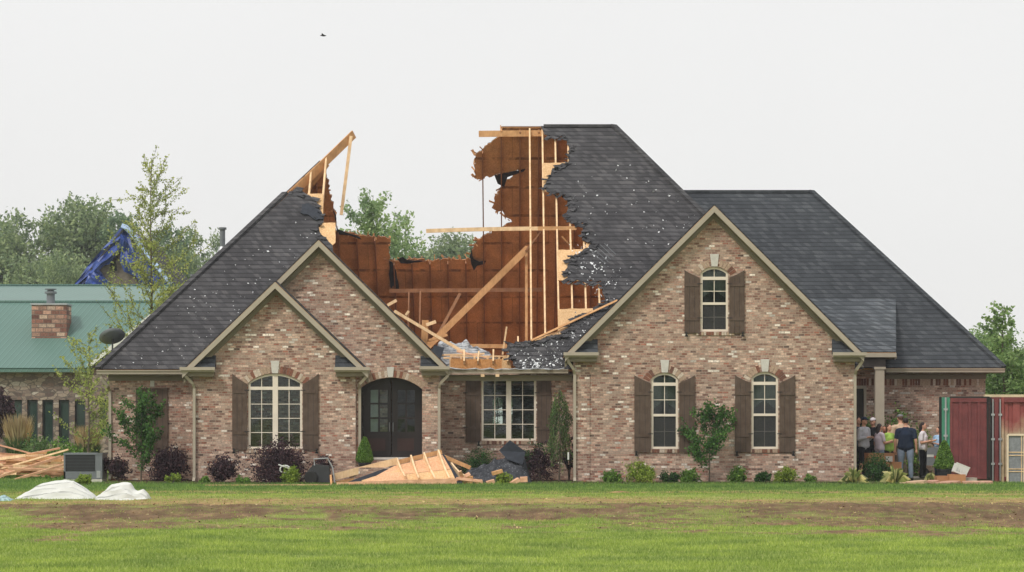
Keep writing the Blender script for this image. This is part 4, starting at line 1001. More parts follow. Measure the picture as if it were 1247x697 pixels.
# ------------------------------------------------------------------ neighbouring stone house
def stone_mat():
    g = G('field_stone', .9, .2)
    v = g.n.new('ShaderNodeTexVoronoi'); v.inputs['Scale'].default_value = 3.4; g.l.new(g.stretch(1, 1, 2.2), v.inputs['Vector'])
    v2 = g.n.new('ShaderNodeTexVoronoi'); v2.feature = 'DISTANCE_TO_EDGE'; v2.inputs['Scale'].default_value = 3.4; g.l.new(g.stretch(1, 1, 2.2), v2.inputs['Vector'])
    c = g.ramp(g.white(v.outputs['Position']), [(0, S(96, 82, 78)), (.3, S(134, 118, 108)), (.55, S(162, 146, 132)), (.75, S(112, 88, 80)), (1, S(182, 172, 160))])
    c = g.mix(.7, c, g.ramp(g.noise(14, 4), [(.3, (.7,)*3+(1,)), (.7, (1.25,)*3+(1,))]), 'MULTIPLY')
    return g.col(g.mix(g.math('LESS_THAN', v2.outputs[0], .05), c, S(100, 92, 86)))
M_STONE = stone_mat()
def metal_roof():
    g = G('green_metal_roof', .45, .4); o = g.xyz()
    u = g.math('FRACT', g.math('DIVIDE', g.math('SUBTRACT', o[0], g.math('MULTIPLY', o[2], .55)), .23))
    c = g.ramp(u, [(0, S(62, 90, 84)), (.08, S(62, 90, 84)), (.14, S(88, 118, 109)), (.86, S(88, 118, 109)), (.93, S(112, 142, 133))])
    return g.col(g.mix(.6, c, g.ramp(g.noise(.5, 4), [(.3, (.88,)*3+(1,)), (.7, (1.08,)*3+(1,))]), 'MULTIPLY'))
M_GRN = metal_roof()
M_WIN_GRN = plain('dark_green_window_glass', S(44, 62, 56), .15, .6, .2, 2)
NH = empty('stone_house', (0, 0, 0), 'stone house with green metal roof beyond the left lawn', 'house')
Yn = 100.0
def np_(mb, name, mat, parent=None): return mb.build(name, mat, parent or NH)
x0, x1 = X(-260, Yn), X(112, Yn)
win = []
for a, b in ((-52, -36), (-30, -14), (10, 27), (33, 46), (51.5, 65), (71.5, 84.5), (91, 104)): win.append((X(a, Yn), X(b, Yn), Z(541, Yn), Z(487, Yn)))
np_(MB().prism([[Vector((x0, Yn, -.2)), Vector((x1, Yn, -.2)), Vector((x1, Yn, 3.8)), Vector((x0, Yn, 3.8))]]+[[Vector((a, Yn, c)), Vector((b, Yn, c)), Vector((b, Yn, d)), Vector((a, Yn, d))] for a, b, c, d in win], (0, .3, 0)), 'wall', M_STONE)
for a, b, c, d in win:
    w = np_(MB().prism([[Vector((a+.01, Yn+.1, c+.01)), Vector((b-.01, Yn+.1, c+.01)), Vector((b-.01, Yn+.1, d-.01)), Vector((a+.01, Yn+.1, d-.01))], [Vector((a+.06, Yn+.1, c+.07)), Vector((b-.06, Yn+.1, c+.07)), Vector((b-.06, Yn+.1, d-.07)), Vector((a+.06, Yn+.1, d-.07))]], (0, .08, 0)), 'window', M_METD)
    MB().box((a+.05, Yn+.15, c+.06), (b-.05, Yn+.17, d-.06)).build('pane', M_WIN_GRN, w)
np_(MB().box((x0, Yn-.45, 3.74), (x1, Yn-.33, 3.86)), 'gutter', M_GRN); np_(MB().box((x0, Yn-.33, 3.70), (x1, Yn, 3.74)), 'soffit', M_TRIM2)
y369 = 104.0; z369 = Z(369, y369); yr9 = 110.5; zr9 = Z(349.5, yr9)
def nslab(pts, mat=M_GRN, name='roof'):
    pts = [Vector(p) for p in pts]; n_ = (pts[1]-pts[0]).cross(pts[2]-pts[0]); n_ = n_ if n_.z > 0 else -n_; n_.normalize(); return np_(MB().prism([pts], n_*.05), name, mat)
xg = X(215, Yn)
nslab([(x0, Yn-.4, 3.87), (x1+.5, Yn-.4, 3.87), (X(200, y369), y369, z369), (x0, y369, z369)])
nslab([(x0, y369, z369+.02), (X(240, y369), y369, z369+.02), (X(240, yr9), yr9, zr9), (x0, yr9, zr9)])
nslab([(x0, yr9, zr9), (X(240, yr9), yr9, zr9), (X(240, yr9), 122, 3.8), (x0, 122, 3.8)])
np_(MB().beam((x0, y369-.05, z369+.06), (X(196, y369), y369-.05, z369+.06), .1, .07), 'flashing', M_GRN)
np_(MB().beam((x0, yr9, zr9+.08), (X(240, yr9), yr9, zr9+.08), .3, .06), 'ridge_cap', M_GRN)
np_(MB().box((x0, Yn+.3, -.2), (x0+.3, 121.5, 3.7)), 'wall', M_STONE); np_(MB().box((x0, 121.2, -.2), (xg, 121.5, 3.7)), 'wall', M_STONE)
# projecting gable wing on its right
Yg = 98.0; wx0 = X(112, Yg); cxg = X(262, Yg); apz = Z(446, Yg)+(cxg-X(109, Yg))*.79
wxr = 2*cxg-wx0
gw = (X(121.5, Yg), X(130, Yg), Z(521, Yg), Z(487, Yg))
np_(MB().prism([[Vector((wx0, Yg, -.2)), Vector((wxr, Yg, -.2)), Vector((wxr, Yg, 3.9)), Vector((cxg, Yg, apz-.15)), Vector((wx0, Yg, 3.9))], [Vector((gw[0], Yg, gw[2])), Vector((gw[1], Yg, gw[2])), Vector((gw[1], Yg, gw[3])), Vector((gw[0], Yg, gw[3]))]], (0, .3, 0)), 'wall', M_STONE)
np_(MB().box((gw[0], Yg+.12, gw[2]), (gw[1], Yg+.16, gw[3])), 'window', M_WIN_GRN)
np_(MB().box((wx0, Yg+.3, -.2), (wx0+.3, Yn, 3.7)), 'wall', M_STONE)
for s_ in (-1, 1):
    A = Vector((cxg, Yg-.35, apz)); B = Vector((cxg+s_*(cxg-X(109, Yg)), Yg-.35, Z(447, Yg)))
    nslab([A, B, B+Vector((0, 12, 0)), A+Vector((0, 12, 0))]); np_(MB().beam(A+Vector((0, 0, .02)), B+Vector((0, 0, .02)), .1, .16, (0, 0, 1)), 'rake_board', plain('white_rake_trim', S(214, 214, 206), .5))
np_(MB().tube([(x1+.1, Yn-.4, 3.8), (x1+.05, Yn-.08, 3.3), (x1+.05, Yn-.08, .1)], .05, 4, sq=True), 'downspout', M_WIN_GRN)
# chimney
cy = 101.5; ch = np_(MB().box((X(38.5, cy), cy, 4), (X(81, cy), cy+1.1, Z(371.5, cy))), 'chimney', brick_mat('chimney_stone', [(0, S(150, 106, 92)), (.3, S(176, 140, 122)), (.6, S(120, 84, 74)), (.85, S(196, 170, 150))], S(120, 104, 94), .18, .34))
MB().box((X(37.5, cy), cy-.04, Z(371.5, cy)), (X(82, cy), cy+1.14, Z(369.5, cy))).build('chimney_cap', M_METL, ch)
MB().lathe((X(59, cy), cy+.5, Z(369.5, cy)), [(.17, 0), (.17, .42), (.25, .42), (.25, .5), (.14, .52), (.14, .58), (.24, .58), (.24, .62)], 12).build('flue', M_METG, ch)

# ------------------------------------------------------------------ tarped house behind
TH = empty('storm_damaged_house', (0, 0, 0), 'distant dark gabled house half covered by torn tarps', 'house')
Yt = 140.0; M_SIDE = wood('weathered_siding', S(92, 86, 80), S(124, 114, 104), .9, (1, 1, 9))
pk = Z(277, Yt); cxt = X(152, Yt); hl_, hr_ = cxt-X(92, Yt), X(216, Yt)-cxt; zb_ = Z(350, Yt)
MB().prism([[Vector((cxt-hl_+.3, Yt+.4, -.2)), Vector((cxt+hr_-.3, Yt+.4, -.2)), Vector((cxt+hr_-.3, Yt+.4, zb_-.1)), Vector((cxt, Yt+.4, pk-.35)), Vector((cxt-hl_+.3, Yt+.4, zb_-.1))],
  [P(a, b, Yt+.4) for a, b in ((134, 332), (143, 330), (141, 318), (146, 310), (139, 306), (133, 316))]], (0, .3, 0)).build('wall', M_SIDE, TH)
for s_, hh in ((-1, hl_), (1, hr_)):
    pts = [Vector((cxt, Yt, pk-.1)), Vector((cxt+s_*hh, Yt, zb_-.1)), Vector((cxt+s_*hh, Yt+12, zb_-.1)), Vector((cxt, Yt+12, pk-.1))]; n_ = Vector((s_*1, 0, 1)).normalized()
    MB().prism([pts], n_*.1).build('roof', M_SH, TH)
MB().box((cxt-hl_+.3, Yt+.7, -.2), (cxt+hr_-.3, Yt+12, zb_-.3)).build('wall', M_SIDE, TH)
M_TARP = plain('blue_tarpaulin', S(44, 68, 136), .4, .5, .4, 1.5, bump=.5); 
M_TARPL = plain('pale_tarp_rim', S(168, 190, 226), .4, .5, .2, 1.5)  # pale blue of the tarp's right rim
def tarp(outer, lab, dy=0.0, folds=.35):
    """draped sheet: polygon on the gable, pushed in and out by folds, wrapping back over the rake"""
    n = len(outer)//2; mb = MB(); a = outer[:n]; b = outer[n:][::-1]; m = 7
    for (p, q_) in zip(a, b):
        for i in range(m):
            t = i/(m-1); v = P(p[0]+(q_[0]-p[0])*t, p[1]+(q_[1]-p[1])*t, Yt+.28-.35*math.sin(t*2.6)+dy+random.uniform(-folds, folds)*.6); mb.v.append(tuple(v))
        mb.v.append(tuple(P(p[0], p[1]-1.0, Yt)+Vector((0, 4+dy, .0))))
    w_ = m+1
    for i in range(n-1):
        for j in range(m-1): mb.face([i*w_+j, i*w_+j+1, (i+1)*w_+j+1, (i+1)*w_+j])
        mb.face([i*w_, (i+1)*w_, (i+1)*w_+m, i*w_+m])
    o = mb.build('tarp', M_TARP, fix=False); md = o.modifiers.new('thick', 'SOLIDIFY'); md.thickness = .03; tag(o, lab, 'tarp'); return o
up = [(148, 276), (155, 279), (162, 287), (169, 297), (177, 308), (186, 319), (194, 330), (203, 340), (213, 350)]
lo = [(146, 290), (147, 306), (146, 318), (151, 331), (158, 334), (166, 337), (171, 348), (180, 352), (196, 353)]
tarp(up+lo[::-1], 'blue tarp draped down the right slope of the distant gable')
up = [(147, 278), (140, 287), (132, 296), (124, 305), (115, 315), (106, 326), (98, 338), (90, 348)]
lo = [(151, 298), (149, 305), (142, 309), (133, 322), (126, 324), (118, 333), (108, 340), (97, 350)]
tarp(up+lo[::-1], 'blue tarp rolled along the left slope of the distant gable')
mb = MB(); pts = [P(a, b, Yt-.15) for a, b in ((148, 275), (153, 277), (159, 283), (165, 291), (171, 299), (178, 308), (185, 317), (192, 326), (200, 336), (208, 345))]
for i_, (a, b) in enumerate(zip(pts, pts[1:])): mb.beam(a, b+(b-a)*.1, .25, random.uniform(.10, .3), (0, -1, .4))
tarp([(110, 330), (116, 327), (122, 331), (127, 338), (134, 345), (128, 350), (118, 351), (110, 349), (103, 347), (106, 338)], 'loose blue tarp corner hanging low on the left of the distant gable', -.2)
tag(mb.build('tarp', M_TARPL), 'pale folded edge of the tarp along the right rake', 'tarp')

# ------------------------------------------------------------------ shrubs and plants
def bush(name, loc, w, h, n, lsize, mat, lab_, cat='shrub', seed=1, lumps=9, stems=True, group=None, droop=None, cone=False, gap=.3):
    rg = np.random.default_rng(seed); rd = random.Random(seed); n = int(n*2.4); lab = lab_; t = empty(name, loc, lab, cat, group); cs = []
    if cone:
        z = rg.beta(1.2, 1.9, n)*h; rr = (w/2)*np.clip((1-z/h), 0, 1)**.6*np.minimum(1, .55+z/h*3)*(rg.uniform(.72, 1.06, n)); a = rg.uniform(0, 2*np.pi, n)
        cs = np.stack([rr*np.cos(a), rr*np.sin(a), z+.03], 1)
    else:
        for i in range(lumps):
            a = rd.uniform(0, 6.28); k_ = rd.uniform(.15, .62); hz = rd.uniform(.22, .72)*h; br = rd.uniform(.26, .42)*min(w, h*1.3)
            m = n//lumps; ns = max(5, m//14); d = rg.normal(size=(ns, 3)); d /= np.linalg.norm(d, axis=1)[:, None]; d = d[rg.uniform(size=ns) > gap]
            c0 = np.array([math.cos(a)*w/2*k_, math.sin(a)*w/2*k_*.8, hz]); cc = c0+d*br*rg.uniform(.5, 1.15, len(d))[:, None]
            cs.append(cc[rg.integers(0, len(cc), m)]+rg.normal(size=(m, 3))*br*.2)
        cs = np.concatenate(cs); cs[:, 2] = np.abs(cs[:, 2])+.01
    np_mesh('foliage', leaf_quads(cs, lsize, .6, droop), 4, mat, t)
    if stems:
        mb = MB()
        for i in range(5):
            a = rd.uniform(0, 6.28); mb.tube([(0, 0, -.05), (math.cos(a)*w*.12, math.sin(a)*w*.12, h*.35), (math.cos(a)*w*.25, math.sin(a)*w*.25, h*.7)], [.018, .013, .005], 5)
        mb.build('stem', M_BARK, t)
    return t
def gx(px, Y, z=0): return (X(px, Y), Y, z)
def B(name, a, b, top, Y, n, ls, mat, lab, **k): return bush(name, gx((a+b)/2, Y), (b-a)*Y/F, Z(top, Y), n, ls, mat, lab, **k)
B('purple_shrub', 128, 158, 550, 71.2, 900, .07, L_PURP, 'dark purple shrub at the left house corner by the air conditioner', seed=2)
B('purple_shrub', 184, 234, 549, 71.0, 2200, .07, L_PURP, 'large dark purple shrub right of the leafy sapling at the blind window', seed=3)
B('purple_shrub', 250, 289, 556, 69.2, 1300, .065, L_PURP, 'ragged dark purple shrub under the left shutter of the wide arched window', seed=4)
B('purple_shrub', 305, 372, 545, 69.0, 3200, .07, L_PURP, 'widest dark purple shrub directly below the wide arched window', seed=5, lumps=13)
B('purple_shrub', 372, 404, 552, 69.2, 600, .06, L_PURP, 'thin purple shrub beside the frame of the fallen cart', seed=6, gap=.6)
B('purple_shrub', 636, 682, 534, 71.2, 1500, .06, L_PURP, 'reddish purple shrub between the heap of shingles and the weeping shrub', seed=7, gap=.45)
B('purple_shrub', 684, 702, 520, 71.6, 500, .06, L_PURP, 'narrow purple shrub between the weeping shrub and the brick corner', seed=8, gap=.4)
lt_ = sparse_tree('leafy_sapling', gx(172, 70.6), Z(487, 70.6), L_MYRT, 17, 1.35, .085, 150, 41, .12, 1.1, .03, kink=.9); tag(lt_, 'dark green leafy sapling in front of the blind window', 'sapling')
lt_ = sparse_tree('crape_myrtle', gx(864, 69.2), Z(500, 69.2), L_MYRT, 15, 1.35, .08, 150, 44, .16, 1.0, .025, kink=.9); tag(lt_, 'young green crape myrtle between the two lower windows of the right gable', 'sapling')
# weeping shrub
rd = random.Random(3); t = empty('weeping_shrub', gx(681, 70.9), 'tall narrow weeping green shrub beside the inner corner of the right gable', 'shrub'); cs = []; mb = MB(); H_ = Z(476, 70.9)
mb.tube([(0, 0, -.05), (.03, 0, H_*.5), (-.02, 0, H_)], [.03, .022, .006], 6)
for i_ in range(90):
    z0 = H_*rd.uniform(.25, 1)**.7; a = rd.uniform(0, 6.28); r_o = .10+.42*(1-z0/H_)**.4*rd.uniform(.3, 1.3)*(1 if math.sin(a*2+z0*3) > -.3 else .5); ln = rd.uniform(.25, .8); mb.tube([(0, 0, z0), (math.cos(a)*r_o*.6, math.sin(a)*r_o*.6, z0+.05), (math.cos(a)*r_o, math.sin(a)*r_o, max(.05, z0-ln))], .004, 4)
    for k_ in range(48):
        q_ = rd.random(); cs.append((math.cos(a)*r_o*min(1, .5+q_)+rd.gauss(0, .035), math.sin(a)*r_o*min(1, .5+q_)+rd.gauss(0, .035), max(.02, z0-ln*q_+rd.gauss(0, .03))))
np_mesh('foliage', leaf_quads(np.array(cs), .075, .3, .7), 4, L_WEEP, t); mb.build('stem', M_BARK, t)
for a, b, tp, Y, m, lab in ((90, 119, 580, 66.8, L_BOX, 'yellow green low shrub behind the larger white sheet'), (197, 223, 581, 68.9, L_BOX, 'yellow green shrub left of the first downspout'),
    (288, 306, 582, 68.4, L_SHRUB, 'small bright shrub between two purple shrubs'), (345, 368, 572, 68.2, L_BOX, 'light green shrub in front of the widest purple shrub'), (238, 256, 583, 68.6, L_SHRUB, 'tiny green shrub at the foot of the small left gable corner'),
    (562, 600, 548, 71.4, L_DKG, 'dark green shrub behind the shingle heap, left of the square window'), (628, 660, 538, 71.5, L_DKG, 'green shrub rising at the right end of the square window'),
    (600, 622, 578, 68.2, L_BOX, 'yellow green shrub in front of the shingle heap'),
    (733, 757, 578, 69.1, L_SHRUB, 'first low shrub from the inner corner of the right gable'), (763, 799, 566, 69.0, L_BOX, 'round yellow green shrub, tallest below the lower left window'),
    (803, 829, 576, 69.1, L_DKG, 'dark low shrub right of the round yellow green one'), (828, 856, 573, 69.0, L_SHRUB, 'leafy low shrub at the foot of the crape myrtle'), (884, 909, 572, 69.0, L_SHRUB, 'bright green shrub just right of the crape myrtle'),
    (917, 942, 579, 69.1, L_DKG, 'low dark shrub below the lower right window'), (943, 973, 571, 69.0, L_BOX, 'round yellow green shrub below the right shutter of the lower right window'), (976, 996, 581, 69.1, L_SHRUB, 'smallest low shrub near the right corner of the gable'),
    (1044, 1090, 561, 70.6, L_DKG, 'rounded dark green shrub between the two variegated yuccas')):
    B('low_shrub', a-1, b+1, tp-1, Y, int((b-a)*38), .055, m, lab, seed=a, stems=True, gap=.3, lumps=8, group='low shrubs planted along the house')
bush('climbing_shrub', gx(1090, 76.0), 1.9, 2.05, 2600, .09, L_SHRUB, 'tall green shrub behind the people against the wing wall', seed=71)
bush('climbing_shrub', gx(1063, 76.3), .9, 2.0, 900, .09, L_SHRUB, 'narrow green shrub at the foot of the porch post', seed=72)
# conical evergreens in pots
M_POT = plain('black_plastic_pot', S(42, 44, 46), .6, .3, .1, 5)
def potted(px, top, ymid, bot, Y, w, lab, z=0):
    zb2, zm2, zt2 = z, Z(ymid, Y), Z(top, Y); t = bush('conical_evergreen', gx(px, Y, zm2-.05), w*Y/F, zt2-zm2+.05, 2600, .05, L_SHRUB, lab, 'potted evergreen', seed=int(px), cone=True, stems=False)
    r = w*Y/F*.33; MB().lathe((0, 0, z-zm2+.05), [(r*.75, 0), (r*.8, .02), (r, zm2-z-.04), (r*1.08, zm2-z-.03), (r*1.08, zm2-z+.02), (r*.9, zm2-z+.02)], 18).build('pot', M_POT, t); return t
potted(1150, 537, 572, 586, 69.6, 27, 'yellow green conical evergreen in a black pot before the open red door')
potted(444, 533, 564, 568, 69.4, 23, 'small conical evergreen on the stoop left of the front door', .45)
# yuccas
def yucca(px, top, Y, w, sd_, lab):
    rd = random.Random(sd_); t = empty('yucca', gx(px, Y), lab, 'yucca', 'variegated yuccas at the corner bed'); mb = MB(); R_ = w*Y/F/2; Hh = Z(top, Y)
    for i in range(80):
        a = rd.uniform(0, 6.28); el = rd.uniform(.15, 1.35); ln = rd.uniform(.6, 1.0); d = Vector((math.cos(a)*math.cos(el)*R_, math.sin(a)*math.cos(el)*R_, Hh*math.sin(el)))*ln
        s_ = Vector((-math.sin(a), math.cos(a), 0))*.019; mid = d*.6+Vector((0, 0, .10)); end = d*1.05-Vector((0, 0, .16*math.cos(el))); end.z = max(end.z, .02)
        k = len(mb.v); mb.v += [tuple(-s_*.7), tuple(s_*.7), tuple(mid+s_*1.2), tuple(end), tuple(mid-s_*1.2)]; mb.face([k, k+1, k+2, k+3, k+4])
    mb.build('foliage', L_YUC, t, fix=False)
yucca(1039, 565, 68.9, 46, 1, 'cream striped yucca at the right corner of the brick gable'); yucca(1090, 563, 68.6, 46, 2, 'cream striped yucca in front of the cardboard box')
yucca(1133, 573, 70.6, 20, 3, 'small cream striped yucca by the black pot')
# ornamental grasses near the stone house
def plume(px, top, Y, w, lab, sd_):
    rg = np.random.default_rng(sd_); t = empty('ornamental_grass', gx(px, Y), lab, 'ornamental grass'); n = 1700; Hh = Z(top, Y); W_ = w*Y/F/2
    def bl(n, h0, h1, wd, mat, nm):
        a = rg.uniform(0, 6.28, n); r0 = rg.uniform(0, .3, n); sp_ = rg.uniform(.1, 1, n)*W_; h = rg.uniform(h0, h1, n)*Hh; b0 = np.stack([np.cos(a)*r0, np.sin(a)*r0, np.zeros(n)], 1)
        tp = np.stack([np.cos(a)*sp_, np.sin(a)*sp_, h], 1); s_ = np.stack([-np.sin(a), np.cos(a), a*0], 1)*wd; md = (b0+tp)/2+np.array([0, 0, .15*Hh])
        np_mesh(nm, np.stack([b0, md+s_, tp, md-s_], 1), 4, mat, t)
    bl(n, .3, .62, .02, L_WEEP, 'blades'); bl(500, .7, 1.02, .035, L_TAN, 'plumes')
plume(22, 503, 92, 48, 'tan plumed ornamental grass left of the stone house windows', 1); plume(107, 517, 91, 44, 'tan plumed ornamental grass behind the air conditioner', 2)
plume(-18, 510, 92, 40, 'tan plumed ornamental grass at the left edge of the stone house', 3)
B('red_leaf_tree', -22, 14, 450, 95, 2600, .13, L_PURP, 'dark red leaved small tree at the far left edge', seed=91)
B('rough_shrub', 30, 75, 536, 90, 1100, .1, L_WEEP, 'low grey green planting below the stone house windows', seed=92); B('rough_shrub', 62, 100, 540, 88, 900, .1, L_SHRUB, 'low green planting in front of the second plumed grass', seed=93)

# ------------------------------------------------------------------ left side objects
# air conditioner
A = empty('air_conditioner', gx(101, 70.9), 'grey outdoor air conditioning unit at the left corner of the brick house', 'air conditioner')
w2 = 47*70.9/F/2; h2 = Z(552, 70.9); d2 = .9
MB().box((-w2, -.05, 0), (w2, d2, .08)).build('concrete_pad', M_KEY, A)
mb = MB().box((-w2, 0, .09), (w2-.2, .03, .3)).box((w2-.2, 0, .09), (w2, d2, h2)).box((-w2, .06, .09), (w2-.2, d2, h2-.01)).box((-w2-.01, -.01, h2-.05), (w2+.01, d2+.01, h2)).box((-w2, 0, .09), (-w2+.05, .06, h2-.05)); mb.build('casing', M_METG, A)
mb = MB()
for i_ in range(12): mb.box((-w2+.05, .015, .33+i_*.042), (w2-.21, .055, .33+i_*.042+.022))
mb.build('grille', M_METD, A)
MB().box((w2-.16, -.012, .12), (w2-.05, 0, .32)).build('service_plate', M_METL, A)
# heap of broken boards
rd = random.Random(12); proto = None
for i_ in range(80):
    Y = rd.uniform(73.0, 77.0); px_ = rd.uniform(-60, 62); ln = rd.uniform(1.2, 3.4); an_ = rd.uniform(-.35, .35) if rd.random() < .8 else rd.uniform(-1.2, 1.2); el = rd.gauss(0, .09)
    z = max(.05, .06+.58*math.exp(-((px_-20)/60)**2)*rd.random())
    dz = abs(math.sin(el))*ln/2; z += dz
    o = MB().beam((-ln/2, 0, 0), (ln/2, 0, 0), .035, rd.choice((.05, .09))).build('board', rd.choice((M_PINKP, M_PINKP, M_PINE, M_PINE2)))
    o.location = (X(px_, Y), Y, z); o.rotation_euler = (rd.uniform(-.4, .4), el, an_)
    tag(o, 'broken pinkish board in the heap of boards left of the air conditioner', 'board', 'boards heaped on the lawn by the air conditioner')
for a, b, Y, r_, lab in (((-8, 583), (74, 556), 72.8, 0, 'long pale board slanting up across the front of the board heap'), ((10, 571), (76, 573), 72.6, 0, 'level pale board low in front of the heap, ending near the air conditioner'), ((10, 587), (78, 566), 72.3, 0, 'pale board resting lowest and furthest forward on the board heap')):
    tag(MB().beam(P(*a, Y), P(*b, Y), .04, .07, (0, -.3, 1)).build('board', M_PINKP), lab, 'board')
B('weed_patch', 30, 80, 580, 72.0, 300, .06, L_SHRUB, 'low weeds in front of the heap of boards', seed=55, stems=False)
# white crumpled sheets
M_WHITE = plain('white_plastic_sheet', S(206, 207, 202), .5, .3, .08, 2.5, bump=.15)
def sheet(px0, px1, top, base, Y, prof, lab, sd_, layers):
    """plastic sheet lying in overlapping pleats: every layer's lip hangs a little over the one below"""
    x0, x1 = X(px0, Y), X(px1, Y); cx = (x0+x1)/2; w = x1-x0; nx_ = 80; mb = MB(); hh = Z(top, Y)
    rows = [(.5, 0, 0, 0), (.42, .5, 0, 0), (.25, .88, 0, 0), (.08, 1.0, 0, 0)]
    hs_ = [1.0]+[l[0] for l in layers]+[0.0]
    for k in range(len(layers)+1):
        yk = -.13*k; tl, ph = (layers[k-1][1], layers[k-1][2]) if k else (0, 0); tn, pn = (layers[k][1], layers[k][2]) if k < len(layers) else (0, 0)
        if k: rows += [(yk+.03, hs_[k]+.045, tl, ph), (yk-.02, hs_[k]+.04, tl, ph)]
        mid = hs_[k]*.45+hs_[k+1]*.55
        rows += [(yk-.045, mid, (tl+tn)/2, ph), (yk-.03 if k < len(layers) else yk-.1, hs_[k+1]-.0, tn, pn)]
    for (yy, hf, tl, ph) in rows:
        for i in range(nx_+1):
            u = i/nx_; pr = np.interp(u, [p[0] for p in prof], [p[1] for p in prof])
            hv = hf+(tl*(u-.5)+.05*math.sin(u*9+ph) if 0 < hf < 1 else 0); hv = max(0, min(hv, 1.0))
            z = pr*hh*hv+.012*noise.noise(Vector((u*14, hf*9, sd_)))+.03*noise.noise(Vector((u*5, hf*5, sd_+9)))*(hf > 0)
            mb.v.append((x0+u*w-cx+.05*noise.noise(Vector((u*6, hf*6, sd_+3))), yy+.05*noise.noise(Vector((u*4, hf*3, sd_+4))), max(.0, z)))
    for j in range(len(rows)-1):
        for i in range(nx_): k = j*(nx_+1)+i; mb.face([k, k+1, k+nx_+2, k+nx_+1])
    o = mb.build('plastic_sheet', M_WHITE, smooth=False, fix=False); o.location = (cx, Y, float(height(np.array([cx]), np.array([Y]))[0])-.02)
    md = o.modifiers.new('thick', 'SOLIDIFY'); md.thickness = .008; tag(o, lab, 'sheet'); return o
sheet(20, 119, 583.5, 609, 55.5, [(0, 0), (.1, .3), (.25, .68), (.42, .92), (.6, 1), (.7, .97), (.82, .62), (.93, .3), (1, 0)], 'larger white sheet humped on the lawn before the air conditioner', 3, [(.82, .04, 0), (.58, -.12, 1), (.3, .1, 2.5)])
sheet(116, 183, 586.5, 609, 55.0, [(0, 0), (.12, .4), (.3, .86), (.5, 1), (.62, .97), (.72, .6), (.78, .5), (.86, .6), (.95, .35), (1, 0)], 'smaller crumpled white sheet right of the larger one', 8, [(.8, .5, 1), (.55, -.5, 2.2), (.3, .35, .5)])
o = sheet(-8, 14, 602, 612, 54.2, [(0, 0), (.3, .8), (.6, 1), (.8, .5), (1, 0)], 'small scrap of dark and white sheet at the far left edge of the lawn', 5, [(.5, .3, 0)]); o.data.materials[0] = plain('teal_grey_scrap', S(150, 178, 180), .5, .4, .5, 9)
tag(MB().beam((X(250, 66), 66, .03), (X(404, 66.5), 66.5, .03), .09, .03).build('board', M_PINKP), 'long flat board in the grass left of the fallen roof section', 'board')

# tipped tool cart by the purple shrub
Ct = empty('garden_cart', gx(392, 68.3), 'dark tipped garden cart with a grey tube handle left of the fallen roof section', 'cart')
mb = MB(); k_ = 68.3/F
mb.prism([[Vector((-.42, 0, .05)), Vector((.22, 0, .05)), Vector((.2, 0, .5)), (-.22, 0, .56), Vector((-.45, 0, .3))]], (0, .5, .0)).build('tub', M_METD, Ct)
MB().tube([(-.2, -.02, .52), (-.22, -.02, .70), (.16, -.02, .72), (.3, -.02, .45), (.36, -.02, .03)], .02, 7).build('handle', M_METL, Ct)
MB().lathe((0, 0, -.05), [(.17, 0), (.19, .02), (.19, .08), (.17, .1)], 18).build('wheel', M_IRON, Ct).rotation_euler = (R(90), 0, 0)
Ct.children[-1].location = (-.3, -.02, .19)
t_ = [Vector((X(343+11*math.cos(a)*.55+5, 68.5), 68.3+.02*math.sin(a*2), Z(571+math.sin(a)*4+(a*.4 if a < 3 else 0), 68.5))) for a in np.linspace(0, 6.0, 16)]
tag(MB().tube([P(339, 566, 68.3)]+t_, .02, 6).build('cord_loop', M_WHITE), 'loop of white cord caught on the widest purple shrub', 'cord')

# fallen roof section
FR_ = empty('fallen_roof_section', (X(480, 68), 68, 0), 'fallen section of roof framing, rafters up, lying before the entrance', 'roof section'); FR_.location = (0, 0, 0)
FL = P(392, 592, 67.5); FRt = P(560, 588, 67.5); BR = P(538, 553, 69.3); BL = P(408, 583, 68.8)
def quad_pt(u, v): return FL.lerp(FRt, u).lerp(BL.lerp(BR, u), v)
qn = (FRt-FL).cross(BL-FL).normalized(); qn = qn if qn.z > 0 else -qn
M_PINEL = wood('bright_pine', S(228, 190, 146), S(246, 220, 182), 0.75, (10, 10, 1.2)); M_OSBP = osb('pinkish_sheathing', S(204, 152, 116), S(218, 170, 132), S(230, 188, 150), False, .2)
for q_, m_ in (((.10, .03, .98, .02, .995, .46, .33, .44), M_OSBL), ((.36, .46, .995, .48, 1, .97, .55, .95), M_OSBP)):
    MB().prism([[quad_pt(q_[0], q_[1]), quad_pt(q_[2], q_[3]), quad_pt(q_[4], q_[5]), quad_pt(q_[6], q_[7])]], -qn*.015).build('sheathing', m_, FR_)
MB().prism([[p-qn*.02 for p in (quad_pt(.1, .0), quad_pt(1.02, .0), quad_pt(1.02, 1), quad_pt(.5, 1))]], -qn*.015).build('shingles', M_FELT, FR_)
for (a, b), (c, d) in (((483, 560), (493, 585)), ((500, 556), (510, 587)), ((515.5, 552.5), (530, 588)), ((533, 549), (547, 587)), ((549, 566), (565, 584))):
    A_ = P(a, b, 69.2); B_ = P(c, d, 67.75)
    MB().beam(A_.lerp(B_, .04)-qn*.02, B_+qn*.03, .045, .2, qn, bend=-.04).build('rafter', M_PINEL, FR_)
MB().beam(P(407, 581, 68.75), P(484, 561.5, 69.2), .045, .19, (0, 0, 1)).build('plate', M_PINE, FR_); MB().beam(P(404, 589, 68.7), P(440, 583, 69.0), .045, .1, (0, 0, 1)).build('plate', M_PINE2, FR_)
MB().beam(P(483, 563.5, 69.25), P(538, 550.5, 69.35), .05, .13, (0, 0, 1)).build('plate', M_PINE2, FR_)
